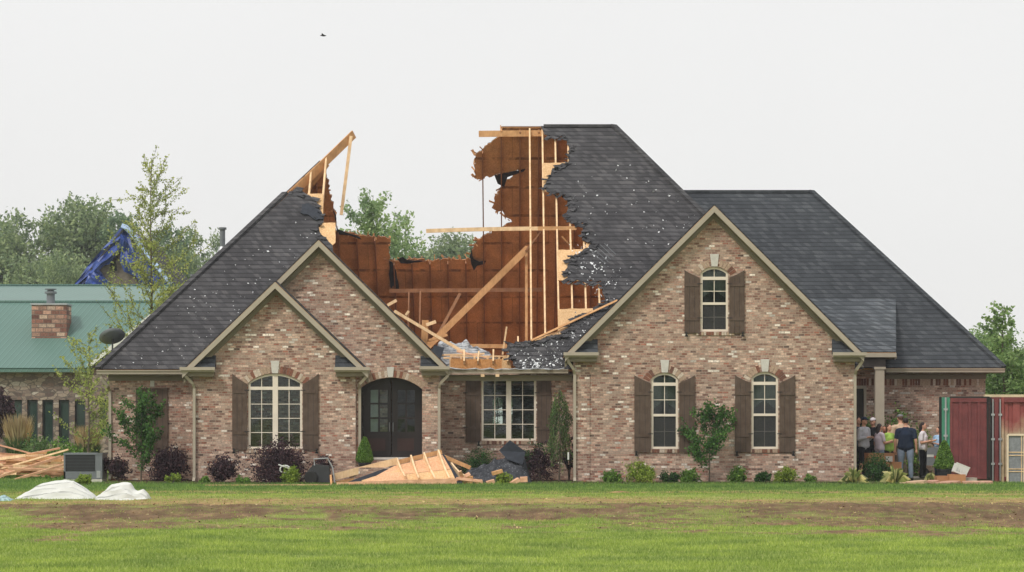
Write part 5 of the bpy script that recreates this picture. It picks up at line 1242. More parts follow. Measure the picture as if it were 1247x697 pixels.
MB().beam(P(410, 591, 67.2), P(556, 586, 67.3), .05, .15, (0, 0, 1)).build('ridge_board', M_PINKP, FR_)
MB().beam(P(380, 592.5, 67.2), P(436, 590.5, 67.2), .05, .07, (0, 0, 1)).build('ridge_board', M_PINKP, FR_)
MB().prism([[P(424, 591, 67.7), P(488, 583, 67.9), P(487, 573, 68.6), P(455, 581, 68.2)]], (0, -.012, .012)).build('sheathing', M_OSBL, FR_)
MB().beam(P(404, 596, 67.4), P(403, 580, 67.9), .05, .09, (0, 1, 0)).build('rafter', M_PINE2, FR_)
MB().beam(P(540, 556, 69.4), P(573, 570, 69.0), .05, .1).build('rafter', M_PINE2, FR_)
MB().prism([[P(432, 591, 67.45), P(497, 588, 67.6), P(493, 575, 68.3), P(466, 577, 68.1)]], (0, -.012, .012)).build('sheathing', M_OSBP, FR_)
MB().beam(P(470, 589, 67.5), P(541, 586.5, 67.6), .04, .09, (0, 0, 1)).build('lath', M_PINEL, FR_)
for (a_, b_, w_) in (((548, 590), (572, 577), .1), ((556, 583), (585, 586), .08), ((446, 593), (500, 590), .06), ((560, 574), (566, 589), .09)):
    MB().beam(P(*a_, 67.6), P(*b_, 67.9), w_, .04, (0, -1, .3)).build('broken_end', random.choice((M_PINE2, M_PINKP)), FR_)
# heap of torn shingles
g = G('torn_shingle_sheet', .95, .15); c_ = g.ramp(g.noise(5, 6, .7), [(.3, S(40, 42, 46)), (.55, S(64, 66, 71)), (.75, S(92, 94, 99))]); c_ = g.mix(g.ramp(g.noise(22, 4, .6), [(.62, (0, 0, 0, 1)), (.67, (1, 1, 1, 1))]), c_, S(150, 152, 156)); g.bump(g.noise(12, 5), .8, .05); M_TORN = g.col(c_)
def heap(lab, px0, px1, Y, dpt, prof, mat, name, cat, sd_, rough=.2):
    x0, x1 = X(px0, Y), X(px1, Y); mb = MB(); nx_, ny_ = 46, 22
    for j in range(ny_+1):
        for i in range(nx_+1):
            u, v = i/nx_, j/ny_; t = np.interp(px0+(px1-px0)*u, [p[0] for p in prof], [p[1] for p in prof]); h = Z(t, Y+.3)
            f = min(1, v*1.5)**.8 if v < .85 else (1-v)/.15
            n_ = noise.noise(Vector((u*6, v*5, sd_)))+.5*noise.noise(Vector((u*14, v*11, sd_+2)))
            mb.v.append((x0+(x1-x0)*u+n_*.06, Y-dpt/2+dpt*v, max(.0, h*f+n_*rough*f)))
    for j in range(ny_):
        for i in range(nx_): k = j*(nx_+1)+i; mb.face([k, k+1, k+nx_+2, k+nx_+1])
    o = mb.build(name, mat, fix=False); md = o.modifiers.new('thick', 'SOLIDIFY'); md.thickness = .03; tag(o, lab, cat, None, None); return o
heap('torn dark shingle sheet heaped under the square window', 562, 646, 69.6, 2.0, [(562, 589), (566, 580), (580, 570), (600, 562), (615, 556), (625, 552), (635, 560), (641, 573), (646, 588)], M_TORN, 'torn_shingle_sheet', 'shingles', 4)
tag(MB().prism([[P(608, 549, 69.6), P(621, 537, 69.6), P(640, 551, 69.6), P(636, 566, 69.4), P(618, 560, 69.4)]], (0, .03, .02)).build('shingle_flap', M_FELT), 'black felt flap standing up on top of the shingle heap', 'roofing felt')
for i_, (a, b, w_, h_, lab) in enumerate(((583, 589, 9, 5, 'broken brick coloured block at the left foot of the shingle heap'), (598, 590, 10, 5, 'broken block in front of the shingle heap, left of the yellow green shrub'), (628, 587, 12, 5, 'pinkish block right of the yellow green shrub'), (638, 585, 9, 6, 'pinkish block at the right foot of the shingle heap'), (570, 587, 12, 9, 'tilted orange board end between the roof section and the shingle heap'), (606, 575, 13, 4, 'orange board end sticking out of the shingle heap'))):
    Yq = 68.3; o = MB().box((-w_*Yq/F/2, -.08, 0), (w_*Yq/F/2, .08, h_*Yq/F)).build('broken_block' if i_ < 4 else 'board', M_PINKP if i_ < 4 else M_PINE2); o.location = (X(a, Yq), Yq-.1*i_ % .3, max(0, Z(b+2, Yq))); o.rotation_euler = (.1, random.uniform(-.5, .5), random.uniform(-.4, .4)); tag(o, lab, 'rubble' if i_ < 4 else 'board')
tag(MB().beam(P(556, 596, 66.6), P(596, 595.5, 66.6), .1, .03).build('board', M_PINKP), 'flat board on the grass right of the fallen roof section', 'board')
tag(MB().box((X(691, 69.5), 69.4, Z(560, 69.4)), (X(693, 69.4), 69.43, Z(551, 69.4))).build('plant_tag', M_WHITE), 'small white upright tag in the bed beside the brick corner', 'tag')
# insulation and broken framing inside the open roof
g = G('torn_insulation_and_sheeting', .8, .3); n_ = g.noise(6, 5, .75, g.stretch(.35, 1, 3)); M_INS = g.col(g.ramp(n_, [(.34, S(40, 42, 46)), (.46, S(128, 134, 142)), (.55, S(206, 210, 214)), (.66, S(120, 126, 134)), (.75, S(186, 150, 116))]))
o = heap('grey and white insulation heaped in the open attic', 528, 604, 74.2, 1.6, [(528, 440), (533, 419), (541, 415), (552, 418), (560, 420), (570, 415), (575, 420), (584, 428), (604, 438)], M_INS, 'insulation_heap', 'insulation', 14, .16)
for v in o.data.vertices: v.co.z = max(v.co.z, 3.15)
o = heap('white insulation lying at the broken eave', 560, 614, 72.9, .7, [(560, 441), (570, 436), (590, 437), (602, 435), (614, 442)], M_WHITE, 'insulation_batt', 'insulation', 19, .06)
for v in o.data.vertices: v.co.z = max(v.co.z, 3.15)
for a, b, Y, w_, m, lab in (((474, 357), (530, 404), 74.2, .09, M_PINE, None), ((480, 379), (566, 430), 73.6, .09, M_PINE, 'long broken joist slanting down across the open attic'), ((527, 433), (590, 431), 73.5, .05, M_PINE, 'level thin board across the insulation'),
   ((516, 428), (518, 390), 74.0, .2, M_PINE2, 'short wide upright post in the open attic beside the tall gable'), ((519, 396), (531, 392), 73.9, .1, M_PINE, 'short board end nailed across the upright post'), ((494, 384), (498, 379), 74.2, .07, M_PINE, 'small broken board end just above the tall gable rake'),
   ((472, 372), (483, 366), 74.3, .09, M_PINE, 'short light board end sticking up behind the tall gable rake'), ((612, 432), (617, 398), 73.2, .05, M_PINE, 'thin leaning stick at the left edge of the remaining shingles'), ((522, 415), (545, 408), 74, .08, M_PINE2, 'short plank at the foot of the diagonal brace'),
   ((540, 436), (604, 438), 73.1, .05, M_PINE, 'low flat lath lying over the eave framing'), ((556, 428), (600, 437), 73.3, .05, M_PINKP, 'thin slanting lath over the white insulation')):
    if lab is None: continue
    tag(MB().beam(P(*a, Y), P(*b, Y), w_, .045, (0, -1, .2)).build('broken_board', m), lab, 'board')
tag(MB().prism([[P(521, 437, 73.3), P(529, 420, 73.5), P(541, 424, 73.5), P(536, 440, 73.3)]], (0, .03, 0)).build('felt_scrap', M_FELT), 'black felt scrap hanging behind the tall gable rake end', 'roofing felt')

# ------------------------------------------------------------------ right side objects
def worn_red():
    g = G('worn_maroon_paint', .6, .3); o = g.xyz()
    c = g.ramp(g.noise(3, 5, .7), [(.3, S(98, 50, 52)), (.7, S(126, 66, 66))]); return g.col(g.mix(g.ramp(g.noise(9, 6, .8), [(.6, (0, 0, 0, 1)), (.75, (.5,)*3+(1,))]), c, S(150, 110, 98)))
M_RED = worn_red()
def sandy():
    g = G('faded_red_and_sand_paint', .7, .2); o = g.xyz(); n_ = g.math('ADD', o[2], g.math('MULTIPLY', g.noise(1.6, 4), 1.2))
    c = g.ramp(g.noise(4, 5, .7), [(.3, S(128, 66, 64)), (.7, S(152, 84, 80))]); c2 = g.ramp(g.noise(6, 4), [(.3, S(168, 146, 120)), (.7, S(196, 172, 142))])
    return g.col(g.mix(g.ramp(n_, [(0, (1,)*3+(1,)), (1, (0, 0, 0, 1))]) if 0 else g.ramp(g.math('SUBTRACT', g.math('ADD', n_, g.math('MULTIPLY', g.noise(8, 6, .8), .5)), 2.0), [(.25, (0, 0, 0, 1)), (.75, (1, 1, 1, 1))]), c2, c))
M_SAND = sandy(); M_GREEN = plain('green_door_paint', S(70, 138, 112), .5, .4, .12, 3)
Yk = 70.4
K = empty('shipping_container', (0, 0, 0), 'maroon shipping container with open doors at the right edge', 'shipping container')
kx0, kx1 = X(1204, Yk), X(1330, Yk); kz = Z(484, Yk)
# ribbed side wall facing us
mb = MB(); x = kx0+.36; pr = []
while x < kx1: mb.box((x, Yk+.05, .16), (x+.2, Yk+.09, kz-.14)); mb.box((x+.2, Yk+.09, .16), (x+.34, Yk+.12, kz-.14)); x += .34
mb.build('side_panel', M_SAND, K)
MB().box((kx0, Yk, kz-.14), (kx1, Yk+.12, kz)).build('top_rail', M_RED, K); MB().box((kx0+.3, Yk, .02), (kx1, Yk+.12, .16)).build('bottom_rail', M_RED, K)
MB().box((kx0-.1, Yk+.03, kz+.004), (kx1, Yk+.25, kz+.08)).build('roof_edge', plain('rusty_cream_paint', S(196, 180, 150), .7, .2, .2, 3), K)
for a, b, m in ((1204.5, 1207.5, M_IRON), (1211, 1216, M_RED), (1219.5, 1222.5, M_SAND)): MB().box((X(a, Yk), Yk-.01, 0), (X(b, Yk), Yk+.14, kz+.002)).build('corner_post', m, K)
MB().box((X(1207.6, Yk), Yk+.1, .02), (X(1219, Yk), Yk+.14, kz-.15)).build('end_panel', plain('dark_purple_paint', S(82, 44, 56), .6), K)  # set-back panel in one even dark purple
for a in (1209, 1217.8): 
    o = MB().tube([(X(a, Yk), Yk-.03, .05), (X(a, Yk), Yk-.03, kz-.05)], .018, 8); 
    for zz in (.5, 1.2, 1.9): o.box((X(a, Yk)-.05, Yk-.05, zz), (X(a, Yk)+.05, Yk-.0, zz+.06))
    o.build('lock_bar', M_METL, K)
MB().box((kx0, Yk+.14, .05), (kx0+.05, Yk+6, kz-.01)).build('side_wall', M_RED, K); MB().box((kx0, Yk+.14, kz-.03), (kx1, Yk+6, kz-.002)).build('roof', M_RED, K); MB().box((kx0, Yk+6.0, .05), (kx1, Yk+6.05, kz-.04)).build('back_wall', M_RED, K)
# open red door leaf
q0, q1 = X(1157.5, Yk), X(1204, Yk); dr = MB(); dr.box((q0, Yk+.02, .10), (q1, Yk+.05, kz-.02))
for i_ in range(5): a = q0+.02+(q1-q0-.04)*i_/4; dr.box((a-.035, Yk-.012, .14), (a+.035, Yk+.019, kz-.14))
dr.box((q0, Yk-.014, kz-.135), (q1, Yk+.018, kz-.02)); dr.box((q0, Yk-.014, .10), (q1, Yk+.018, .2)); dd = dr.build('door', M_RED, K)
MB().box((q0-.02, Yk-.02, kz-.018), (q1+.02, Yk+.055, kz+.02)).build('gasket', M_IRON, dd)
MB().box((q1-.06, Yk-.03, .08), (q1+.0, Yk-.015, kz-.02)).build('gasket', M_IRON, dd)
g0, g1 = X(1145, Yk), X(1157, Yk); gd = MB().box((g0, Yk+.02, .12), (g1, Yk+.07, kz)).build('door', M_GREEN, K)
MB().box((g0-.02, Yk+.0, .1), (g0+.04, Yk+.09, kz+.01)).build('gasket', M_IRON, gd)
o = MB().tube([(X(1151.5, Yk), Yk-.02, .1), (X(1151.5, Yk), Yk-.02, kz)], .026, 8)
for zz in (.4, 1.3, 2.05): o.box((X(1150, Yk)-.02, Yk-.04, zz), (X(1153, Yk)+.02, Yk+.019, zz+.06))
o.build('lock_bar', M_METL, gd)
# framed panel leaning on the container
Fp = empty('framed_panel', (0, 0, 0), 'cream framed grey panel with tan straps leaning on the container', 'framed panel')
yp = 69.7; a, b, c, d = X(1226, yp), X(1285, yp), Z(593, yp)+.02, Z(528.5, yp); fw = .055
MB().prism([[Vector((a+.06, yp, d)), Vector((a, yp, d-.06)), Vector((a, yp, c)), Vector((b, yp, c)), Vector((b, yp, d))], [Vector((a+fw, yp, c+fw)), Vector((b-fw, yp, c+fw)), Vector((b-fw, yp, d-fw)), Vector((a+fw, yp, d-fw))]], (0, .07, 0)).build('frame', plain('cream_panel_frame', S(214, 196, 172), .6), Fp)
MB().box((a+fw-.01, yp+.04, c+fw-.01), (b-fw+.01, yp+.05, d-fw+.01)).build('grey_backing', plain('grey_backing_board', S(128, 130, 134), .8, .2, .2, 14), Fp)
mb = MB()
for zz in (.27, .32, .58, .64): mb.box((a+fw, yp+.02, c+(d-c)*zz), (b-fw, yp+.035, c+(d-c)*zz+.022))
for xx in (.3, .34, .72): mb.box((a+(b-a)*xx, yp+.015, c+fw), (a+(b-a)*xx+.02, yp+.019, d-fw))
mb.build('strap', M_PINE, Fp)
# driveway slab where the people stand
tag(MB().box((X(1044, 73.4), 73.3, -.05), (12.6, 76.98, .06)).build('patio', plain('concrete', S(150, 146, 138), .9, .2, .15, 3, bump=.2)), None, None, kind='structure')
M_CARD = plain('cardboard', S(176, 128, 92), .85, .1, .08, 5)
def carton(px0, px1, top, bot, Y, lab, rz=0, mat=None, lblw=False):
    w, h = (px1-px0)*Y/F, (bot-top)*Y/F; t = empty('cardboard_box' if mat is None else 'storage_tote', ((X(px0, Y)+X(px1, Y))/2, Y, Z(bot, Y)), lab, 'box'); t.rotation_euler.z = rz
    MB().box((-w/2, 0, 0), (w/2, .42, h-.012)).build('box_body', mat or M_CARD, t); f = MB().box((-w/2-.004, -.004, h-.012), (w/2+.004, .2, h)).box((-w/2-.004, .21, h-.012), (w/2+.004, .424, h)); f.build('flap', mat or M_CARD, t)
    if lblw: MB().box((w*.16, -.006, h*.3), (w*.42, -.001, h*.75)).build('paper_label', M_WHITE, t)
    return t
carton(1057, 1090, 552, 567, 72.2, 'long cardboard box with a white label beside the gray shirted man', .15, None, True)
carton(1060, 1088, 567, 586.4, 72.2, 'cardboard box under the long labelled cardboard box'); carton(1086, 1098, 563, 586.6, 72.0, 'upright cardboard box behind the jeans of the man in navy')
carton(1141, 1162, 580, 589, 68.6, 'low cardboard box at the foot of the black pot'); c2 = carton(1156, 1176, 578, 590, 68.4, 'flat cardboard box carrying the white basket', -.05)
carton(1176, 1190, 582, 590, 68.7, 'small grey box right of the flat cardboard box', .1, plain('grey_box_paint', S(168, 158, 148), .8))
Bk = empty('white_basket', P(1169, 577.5, 68.55), 'white plastic basket tipped on the flat cardboard box', 'basket'); Bk.rotation_euler = (0, .38, .1)
mb = MB(); w_, h_ = .36, .25
mb.prism([[Vector((-w_/2, 0, 0)), Vector((w_/2, 0, 0)), Vector((w_/2+.02, 0, h_)), Vector((-w_/2-.02, 0, h_))]]+[[Vector((-w_/2+.05+i_*.068, 0, .04)), Vector((-w_/2+.09+i_*.068, 0, .04)), Vector((-w_/2+.09+i_*.068, 0, h_-.07)), Vector((-w_/2+.05+i_*.068, 0, h_-.07))] for i_ in range(4)], (0, .012, 0))
mb.box((-w_/2, .012, 0), (w_/2, .26, .012)).box((-w_/2-.01, .24, .012), (w_/2+.01, .252, h_)).box((-w_/2-.01, .012, .012), (-w_/2+.002, .24, h_)).box((w_/2-.002, .012, .012), (w_/2+.01, .24, h_))
mb.build('basket_body', M_WHITE, Bk); MB().box((-w_/2-.03, -.01, h_), (w_/2+.03, .0, h_+.025)).build('basket_rim', M_WHITE, Bk)
rd = random.Random(5); M_FS = [plain('tan_flagstone', S(196, 164, 138), .9, .1, .15, 8), plain('pink_flagstone', S(186, 146, 126), .9, .1, .15, 8)]
for i_, px_ in enumerate((1108, 1117, 1126, 1135, 1148, 1158, 1182, 1191, 1199)):
    Yq = 67.9+rd.uniform(-.1, .3); r_ = rd.uniform(.16, .3); nn = 7; pts = [Vector((math.cos(2*math.pi*j_/nn)*r_*rd.uniform(.8, 1.2), math.sin(2*math.pi*j_/nn)*.18*rd.uniform(.8, 1.2), 0)) for j_ in range(nn)]
    o = MB().prism([pts], (0, 0, rd.uniform(.06, .12))).build('edging_stone', rd.choice(M_FS)); o.location = (X(px_, Yq), Yq, -.01); o.rotation_euler = (.08, rd.uniform(-.12, .12), 0); tag(o, 'flat pinkish stone edging the bed near the black pot', 'stone', 'flat stones edging the corner bed')
# grey garden trolley behind the woman
Tr = empty('folding_wagon', gx(1137, 74.6, .06), 'grey folding wagon behind the woman in the white shirt', 'wagon')
MB().prism([[Vector((-.35, 0, .35)), Vector((.35, 0, .35)), Vector((.42, 0, .92)), Vector((-.38, 0, .85))]], (0, .5, 0)).build('wagon_tub', plain('grey_wagon_cloth', S(120, 124, 128), .8), Tr)
MB().box((-.3, -.012, .6), (-.0, -.002, .68)).build('stripe', M_WHITE, Tr); MB().box((.02, -.012, .56), (.28, -.002, .64)).build('stripe', plain('red_reflector', S(190, 60, 40), .5), Tr)
for a in (-.28, .28):
    o = MB().lathe((0, 0, 0), [(.12, 0), (.14, .02), (.14, .05), (.12, .07)], 16).build('wheel', M_IRON, Tr); o.rotation_euler = (R(90), 0, 0); o.location = (a, .0, .14)
MB().beam((-.33, .1, .36), (-.28, .1, .14), .03, .03).beam((.33, .1, .36), (.28, .1, .14), .03, .03).build('wagon_frame', M_IRON, Tr)

# ------------------------------------------------------------------ people
def clothm(name, c, v=.12): return plain(name, c, .85, .1, v, 7, bump=.25)
def blob_mesh(name, prims, mat, parent, voxel=.016, smooth=2):
    """union of rounded cones -> one continuous remeshed surface"""
    mb = MB()
    for pr in prims:
        if pr[0] == 'e':   # ellipsoid centre, radii
            _, c, r = pr; c = Vector(c); k = len(mb.v); nu, nv = 12, 8
            for j in range(1, nv):
                ph = math.pi*j/nv
                for i in range(nu): t = 2*math.pi*i/nu; mb.v.append((c.x+r[0]*math.sin(ph)*math.cos(t), c.y+r[1]*math.sin(ph)*math.sin(t), c.z+r[2]*math.cos(ph)))
            mb.v += [(c.x, c.y, c.z+r[2]), (c.x, c.y, c.z-r[2])]; tp, bt = len(mb.v)-2, len(mb.v)-1
            for i in range(nu):
                j = (i+1) % nu; mb.face([tp, k+i, k+j]); mb.face([bt, k+(nv-2)*nu+j, k+(nv-2)*nu+i])
                for q_ in range(nv-2): mb.face([k+q_*nu+i, k+(q_+1)*nu+i, k+(q_+1)*nu+j, k+q_*nu+j])
        else:              # tapered chain
            _, pts, rs = pr; fl_ = pr[3] if len(pr) > 3 else 1.0; pts = [Vector(p) for p in pts]
            P2 = [pts[0]+(pts[0]-pts[1]).normalized()*rs[0]*.8]+pts+[pts[-1]+(pts[-1]-pts[-2]).normalized()*rs[-1]*.8]; R2 = [rs[0]*.55]+list(rs)+[rs[-1]*.55]
            k = len(mb.v); n = 10; mb.tube(P2, R2, n)
    o = mb.build(name, mat, parent)
    md = o.modifiers.new('remesh', 'REMESH'); md.mode = 'VOXEL'; md.voxel_size = voxel
    if smooth: m2 = o.modifiers.new('smooth', 'SMOOTH'); m2.iterations = smooth; m2.factor = .5
    dg = bpy.context.evaluated_depsgraph_get(); me = bpy.data.meshes.new_from_object(o.evaluated_get(dg)); o.modifiers.clear(); o.data = me
    me.polygons.foreach_set('use_smooth', [True]*len(me.polygons)); me.materials.clear(); me.materials.append(mat); return o
SKIN = plain('skin_light', S(208, 158, 132), .6, .3, .04, 6); SKIN2 = plain('skin_tan', S(178, 124, 98), .6, .3, .04, 6)
def person(px, Y, z, ht, face, label, skin, hair, shirt, pants, sleeve='short', legs='long', arm=('down', 'down'), cap_=None, longhair=False, female=False, shoes=None, vest=None, wide=1.0, tilt=0.0, hidden=False):
    """face: yaw; 0 looks toward the camera (-Y); body one continuous mesh, clothes as children"""
    s = ht/1.80; t = empty('person', (X(px, Y), Y, z), label, 'person'); t.rotation_euler.z = face; t.scale = (s,)*3
    sh = (.195 if not female else .165)*wide; hp = .10*wide; w = wide
    # joints (facing -Y)
    neck = Vector((0, .01, 1.50)); head = Vector((0, -.015, 1.675))
    prims = [('e', head, (.076, .092, .112)), ('e', head+Vector((0, -.045, -.055)), (.05, .055, .055)), ('c', [(0, .015, 1.44), (0, .0, 1.60)], [.058, .052]),
             ('c', [(0, 0, 1.02), (0, 0, 1.15), (0, 0, 1.32), (0, .01, 1.43)], [.135*w, .125*w, .145*w, .11*w]),
             ('c', [(-sh*.85, 0, 1.42), (sh*.85, 0, 1.42)], [.065, .065]), ('c', [(-hp, 0, .95), (hp, 0, .95)], [.11*w, .11*w]),
             ('e', head+Vector((0, -.098, -.012)), (.013, .02, .022)), ('e', head+Vector((-.078, .0, -.01)), (.012, .02, .03)), ('e', head+Vector((.078, .0, -.01)), (.012, .02, .03))]
    cl_top, cl_arm, cl_leg, sho = [], [], [], []
    for i, sx in enumerate((-1, 1)):
        S0 = Vector((sx*sh, 0, 1.42)); mode = arm[i]
        if mode == 'down': E = S0+Vector((sx*.06, .02, -.29)); Wr = E+Vector((sx*.01, -.06, -.25))
        elif mode == 'fold': E = S0+Vector((sx*.05, .0, -.29)); Wr = E+Vector((-sx*.14, -.20, .05))
        elif mode == 'reach': E = S0+Vector((sx*.05, -.05, -.28)); Wr = E+Vector((-sx*.02, -.24, .06))
        elif mode == 'hip': E = S0+Vector((sx*.16, .08, -.24)); Wr = E+Vector((-sx*.14, -.10, -.16))
        else: E = S0+Vector((sx*.12, -.12, -.22)); Wr = E+Vector((-sx*.12, -.12, .2))
        fd = (Wr-E).normalized(); Hd = Wr+fd*.075
        prims += [('c', [S0, S0.lerp(E, .5), E], [.056, .050, .042]), ('c', [E, E.lerp(Wr, .35), Wr], [.042, .040, .028]), ('c', [Wr, Wr+fd*.05, Hd], [.026, .036, .034])]
        sdv = fd.cross(Vector((0, 1, 0))) if abs(fd.y) < .8 else Vector((1, 0, 0)); sdv.normalize(); nv = fd.cross(sdv)
        for q_ in range(4):
            b0 = Hd+sdv*(q_-1.5)*.019; l_ = (.062, .072, .068, .052)[q_]; prims.append(('c', [b0, b0+fd*l_*.5+nv*.004, b0+fd*l_+nv*.022], [.0095, .0088, .0078]))
        b0 = Wr+fd*.03+sdv*.03; prims.append(('c', [b0, b0+fd*.03+sdv*.022, b0+fd*.058+sdv*.026+nv*.01], [.012, .011, .009]))
        K0 = Vector((sx*hp, 0, .92)); Kn = Vector((sx*(hp+.02), -.015, .50)); An = Vector((sx*(hp+.035), .02, .09)); Toe = An+Vector((sx*.03, -.14, -.055))
        prims += [('c', [K0, K0.lerp(Kn, .5), Kn], [.088*w, .075*w, .056]), ('c', [Kn, Kn.lerp(An, .35), An], [.054, .055, .036]), ('c', [An+Vector((0, .02, -.035)), Toe], [.035, .03])]
        if sleeve != 'none':
            ev = E if sleeve == 'long' else S0.lerp(E, .72); k_ = [.072, .066, .062]; cl_top.append(('c', [S0, S0.lerp(ev, .5), ev], k_))
            if sleeve == 'long': cl_top.append(('c', [E, E.lerp(Wr, .9)], [.056, .042]))
        kk = .100*w
        if legs == 'long': cl_leg += [('c', [K0, K0.lerp(Kn, .5), Kn], [kk, .092*w, .076]), ('c', [Kn, Kn.lerp(An, .5), An], [.074, .072, .066])]
        else: ke = K0.lerp(Kn, 1.02); cl_leg += [('c', [K0, K0.lerp(ke, .5), ke], [kk, .1*w, .098])]
        sho += [('c', [An+Vector((0, .035, -.045)), An+Vector((sx*.01, -.04, -.05)), Toe+Vector((0, 0, .0))], [.045, .046, .040])]
    cl_top += [('c', [(0, 0, .93), (0, 0, 1.12), (0, 0, 1.32), (0, .01, 1.425)], [.125*w, .148*w, .162*w, .115*w]), ('c', [(-sh*.85, 0, 1.425), (sh*.85, 0, 1.425)], [.078, .078])]+[('c', [(q_*hp*.85, 0, .93), (q_*hp*.6, 0, 1.12), (q_*hp*.5, 0, 1.30)], [.128*w, .124*w, .125*w]) for q_ in (-1, 1)]
    cl_leg += [('c', [(-hp*.9, 0, .94), (hp*.9, 0, .94)], [.108*w, .108*w]), ('c', [(0, 0, .94), (0, 0, .99)], [.11*w, .105*w])]
    body = blob_mesh('body', prims, skin, t, .0105, 1)
    blob_mesh('shirt', cl_top, shirt, t, .016, 2); blob_mesh('trousers' if legs == 'long' else 'shorts', cl_leg, pants, t, .016, 2)
    for q_ in sho: blob_mesh('shoe', [q_], shoes or M_IRON, t, .014, 1)
    hr = [('e', head+Vector((0, .022, .03)), (.085, .092, .098))]
    if longhair: hr += [('c', [head+Vector((0, .06, .0)), head+Vector((0, .09, -.14)), head+Vector((0, .07, -.26))], [.08, .07, .04])]
    blob_mesh('hair', hr, hair, t, .012, 1)
    if cap_:
        blob_mesh('cap', [('e', head+Vector((0, .005, .065)), (.09, .104, .065)), ('c', [head+Vector((-.035, -.10, .05)), head+Vector((0, -.155, .04)), head+Vector((.035, -.10, .05))], [.022, .016, .022])], cap_, t, .012, 1)
    ey = MB(); 
    for sx in (-1, 1): ey.box(tuple(head+Vector((sx*.03-.011, -.0965, .004))), tuple(head+Vector((sx*.03+.011, -.083, .014))))
    ey.build('eyes', M_IRON, t); MB().box(tuple(head+Vector((-.022, -.104, -.062))), tuple(head+Vector((.022, -.09, -.055)))).build('mouth', plain('lips', S(150, 84, 76), .6), t)
    if vest is not None: blob_mesh('vest', [('c', [(0, 0, .98), (0, 0, 1.15), (0, 0, 1.34), (0, .01, 1.42)], [.168*w, .158*w, .17*w, .12*w])], vest, t, .016, 2)
    return t
HB = plain('dark_hair', S(44, 34, 30), .6, .3, .2, 20); HBr = plain('brown_hair', S(92, 66, 50), .6, .3, .2, 20)
C = clothm
DEN = C('pale_blue_denim', S(140, 154, 176), .2); BLK = C('black_cloth', S(34, 34, 38)); NAV = C('navy_cloth', S(40, 50, 68)); WHT = C('white_cloth', S(224, 218, 222)); GRY = C('heather_grey_cloth', S(176, 176, 182))
PI = math.pi
person(1103, 72.9, 0, 1.86, PI-.25, 'heavy man in navy T-shirt and light blue jeans, back turned', SKIN, HB, NAV, DEN, arm=('down', 'down'), wide=1.18, cap_=None, shoes=C('dark_shoes', S(50, 46, 44)))
person(1052, 74.3, .06, 1.82, .75, 'man in long sleeved grey shirt at the brick corner, dark cap, hands together', SKIN, HB, GRY, BLK, sleeve='long', legs='short', arm=('fold', 'fold'), cap_=NAV, shoes=WHT)
person(1096.5, 75.2, .06, 1.90, PI+.3, 'broad man in beige shirt and grey cap behind the man in navy', SKIN, HBr, C('beige_cloth', S(206, 178, 152)), C('khaki_cloth', S(120, 108, 92)), cap_=C('grey_cap', S(122, 122, 124)), wide=1.2)
person(1124, 73.4, .06, 1.66, 1.15, 'woman in white T-shirt and black trousers with dark hair', SKIN, HB, WHT, BLK, arm=('fold', 'reach'), longhair=True, female=True)
person(1082.5, 74.8, .06, 1.60, .5, 'girl in lime green T-shirt left of the man in navy', SKIN, HBr, C('lime_green_cloth', S(164, 200, 96)), BLK, longhair=True, female=True, legs='short', arm=('fold', 'down'))
person(1071, 74.5, .06, 1.62, PI/2+.5, 'woman in pale pink top and light jeans with dark hair', SKIN, HB, C('pale_pink_cloth', S(214, 200, 210)), DEN, longhair=True, female=True, arm=('reach', 'down'))
person(1063, 75.6, .06, 1.80, -.5, 'person in white cap and dark jacket behind the grey shirted man', SKIN, HBr, BLK, BLK, sleeve='long', cap_=WHT, arm=('down', 'fold'))
person(1077, 75.4, .06, 1.55, -.2, 'child in bright red top between the pink top and green T-shirt', SKIN2, HB, C('bright_red_cloth', S(206, 58, 48)), DEN, female=True)
person(1143, 75.6, .06, 1.52, -1.0, 'person in light blue shirt half hidden by the green door', SKIN, HB, C('light_blue_cloth', S(168, 200, 232)), NAV, arm=('fold', 'fold'))
person(1045, 75.9, .06, 1.82, .3, 'person in dark clothes mostly hidden behind the brick corner', SKIN, HB, NAV, BLK, sleeve='long')

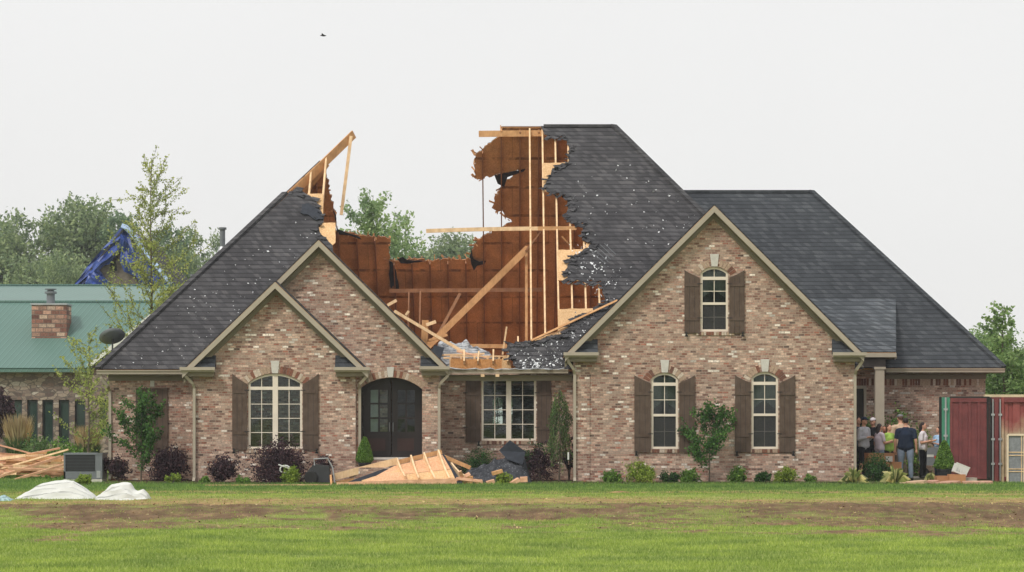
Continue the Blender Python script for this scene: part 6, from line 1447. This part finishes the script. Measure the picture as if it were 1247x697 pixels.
# bird in the sky
bd = Vector(P(393, 43.5, 90)); o = MB(); o.prism([[Vector((-.10, 0, .0)), Vector((-.02, 0, .035)), Vector((.08, 0, .02)), Vector((.13, 0, .0)), Vector((.04, 0, -.03))]], (0, .05, 0)).prism([[Vector((-.02, -.16, .06)), Vector((.05, -.02, .02)), Vector((-.04, -.02, .02))]], (0, 0, .008)).prism([[Vector((-.02, .22, .06)), Vector((.05, .07, .02)), Vector((-.04, .07, .02))]], (0, 0, .008))
o = o.build('bird', M_IRON); o.location = bd; tag(o, 'small dark bird flying high over the left roof', 'bird')

# dark mulch along the foot of the house
mb = MB(); rd = random.Random(77)
for (a_, b_, Y0, Y1) in ((128, 240, 68.6, 72.2), (240, 430, 67.9, 69.95), (560, 700, 68.6, 72.2), (700, 1045, 68.4, 69.95), (1012, 1150, 67.9, 71.5)):
    n_ = 24; lo_ = [Vector((X(a_+(b_-a_)*i_/n_, 69), Y0+rd.uniform(-.12, .12), 0)) for i_ in range(n_+1)]; lo_ += [Vector((lo_[-1].x, Y1, 0)), Vector((lo_[0].x, Y1, 0))]
    mb.prism([lo_], (0, 0, .035))
g = G('bark_mulch', .95, .1); g.bump(g.noise(30, 4), .8, .03); tag(mb.build('mulch', g.col(g.ramp(g.noise(18, 5, .7), [(.3, S(48, 38, 32)), (.7, S(92, 74, 60))]))), 'dark bark mulch in the beds along the house', 'mulch', kind='stuff')
# thin spring haze
hz = MB().box((-420, -130, -1.2), (420, 340, 26)).build('haze', None)
hm = bpy.data.materials.new('haze_air'); hm.use_nodes = True; n_ = hm.node_tree.nodes; n_.remove(n_['Principled BSDF']); pv = n_.new('ShaderNodeVolumePrincipled')
pv.inputs['Color'].default_value = (.9, .93, .97, 1); pv.inputs['Density'].default_value = HAZE; pv.inputs['Anisotropy'].default_value = .2
hm.node_tree.links.new(pv.outputs[0], n_['Material Output'].inputs['Volume']); hz.data.materials.clear(); hz.data.materials.append(hm); tag(hz, 'thin pale haze that softens the far trees', 'haze', kind='stuff')
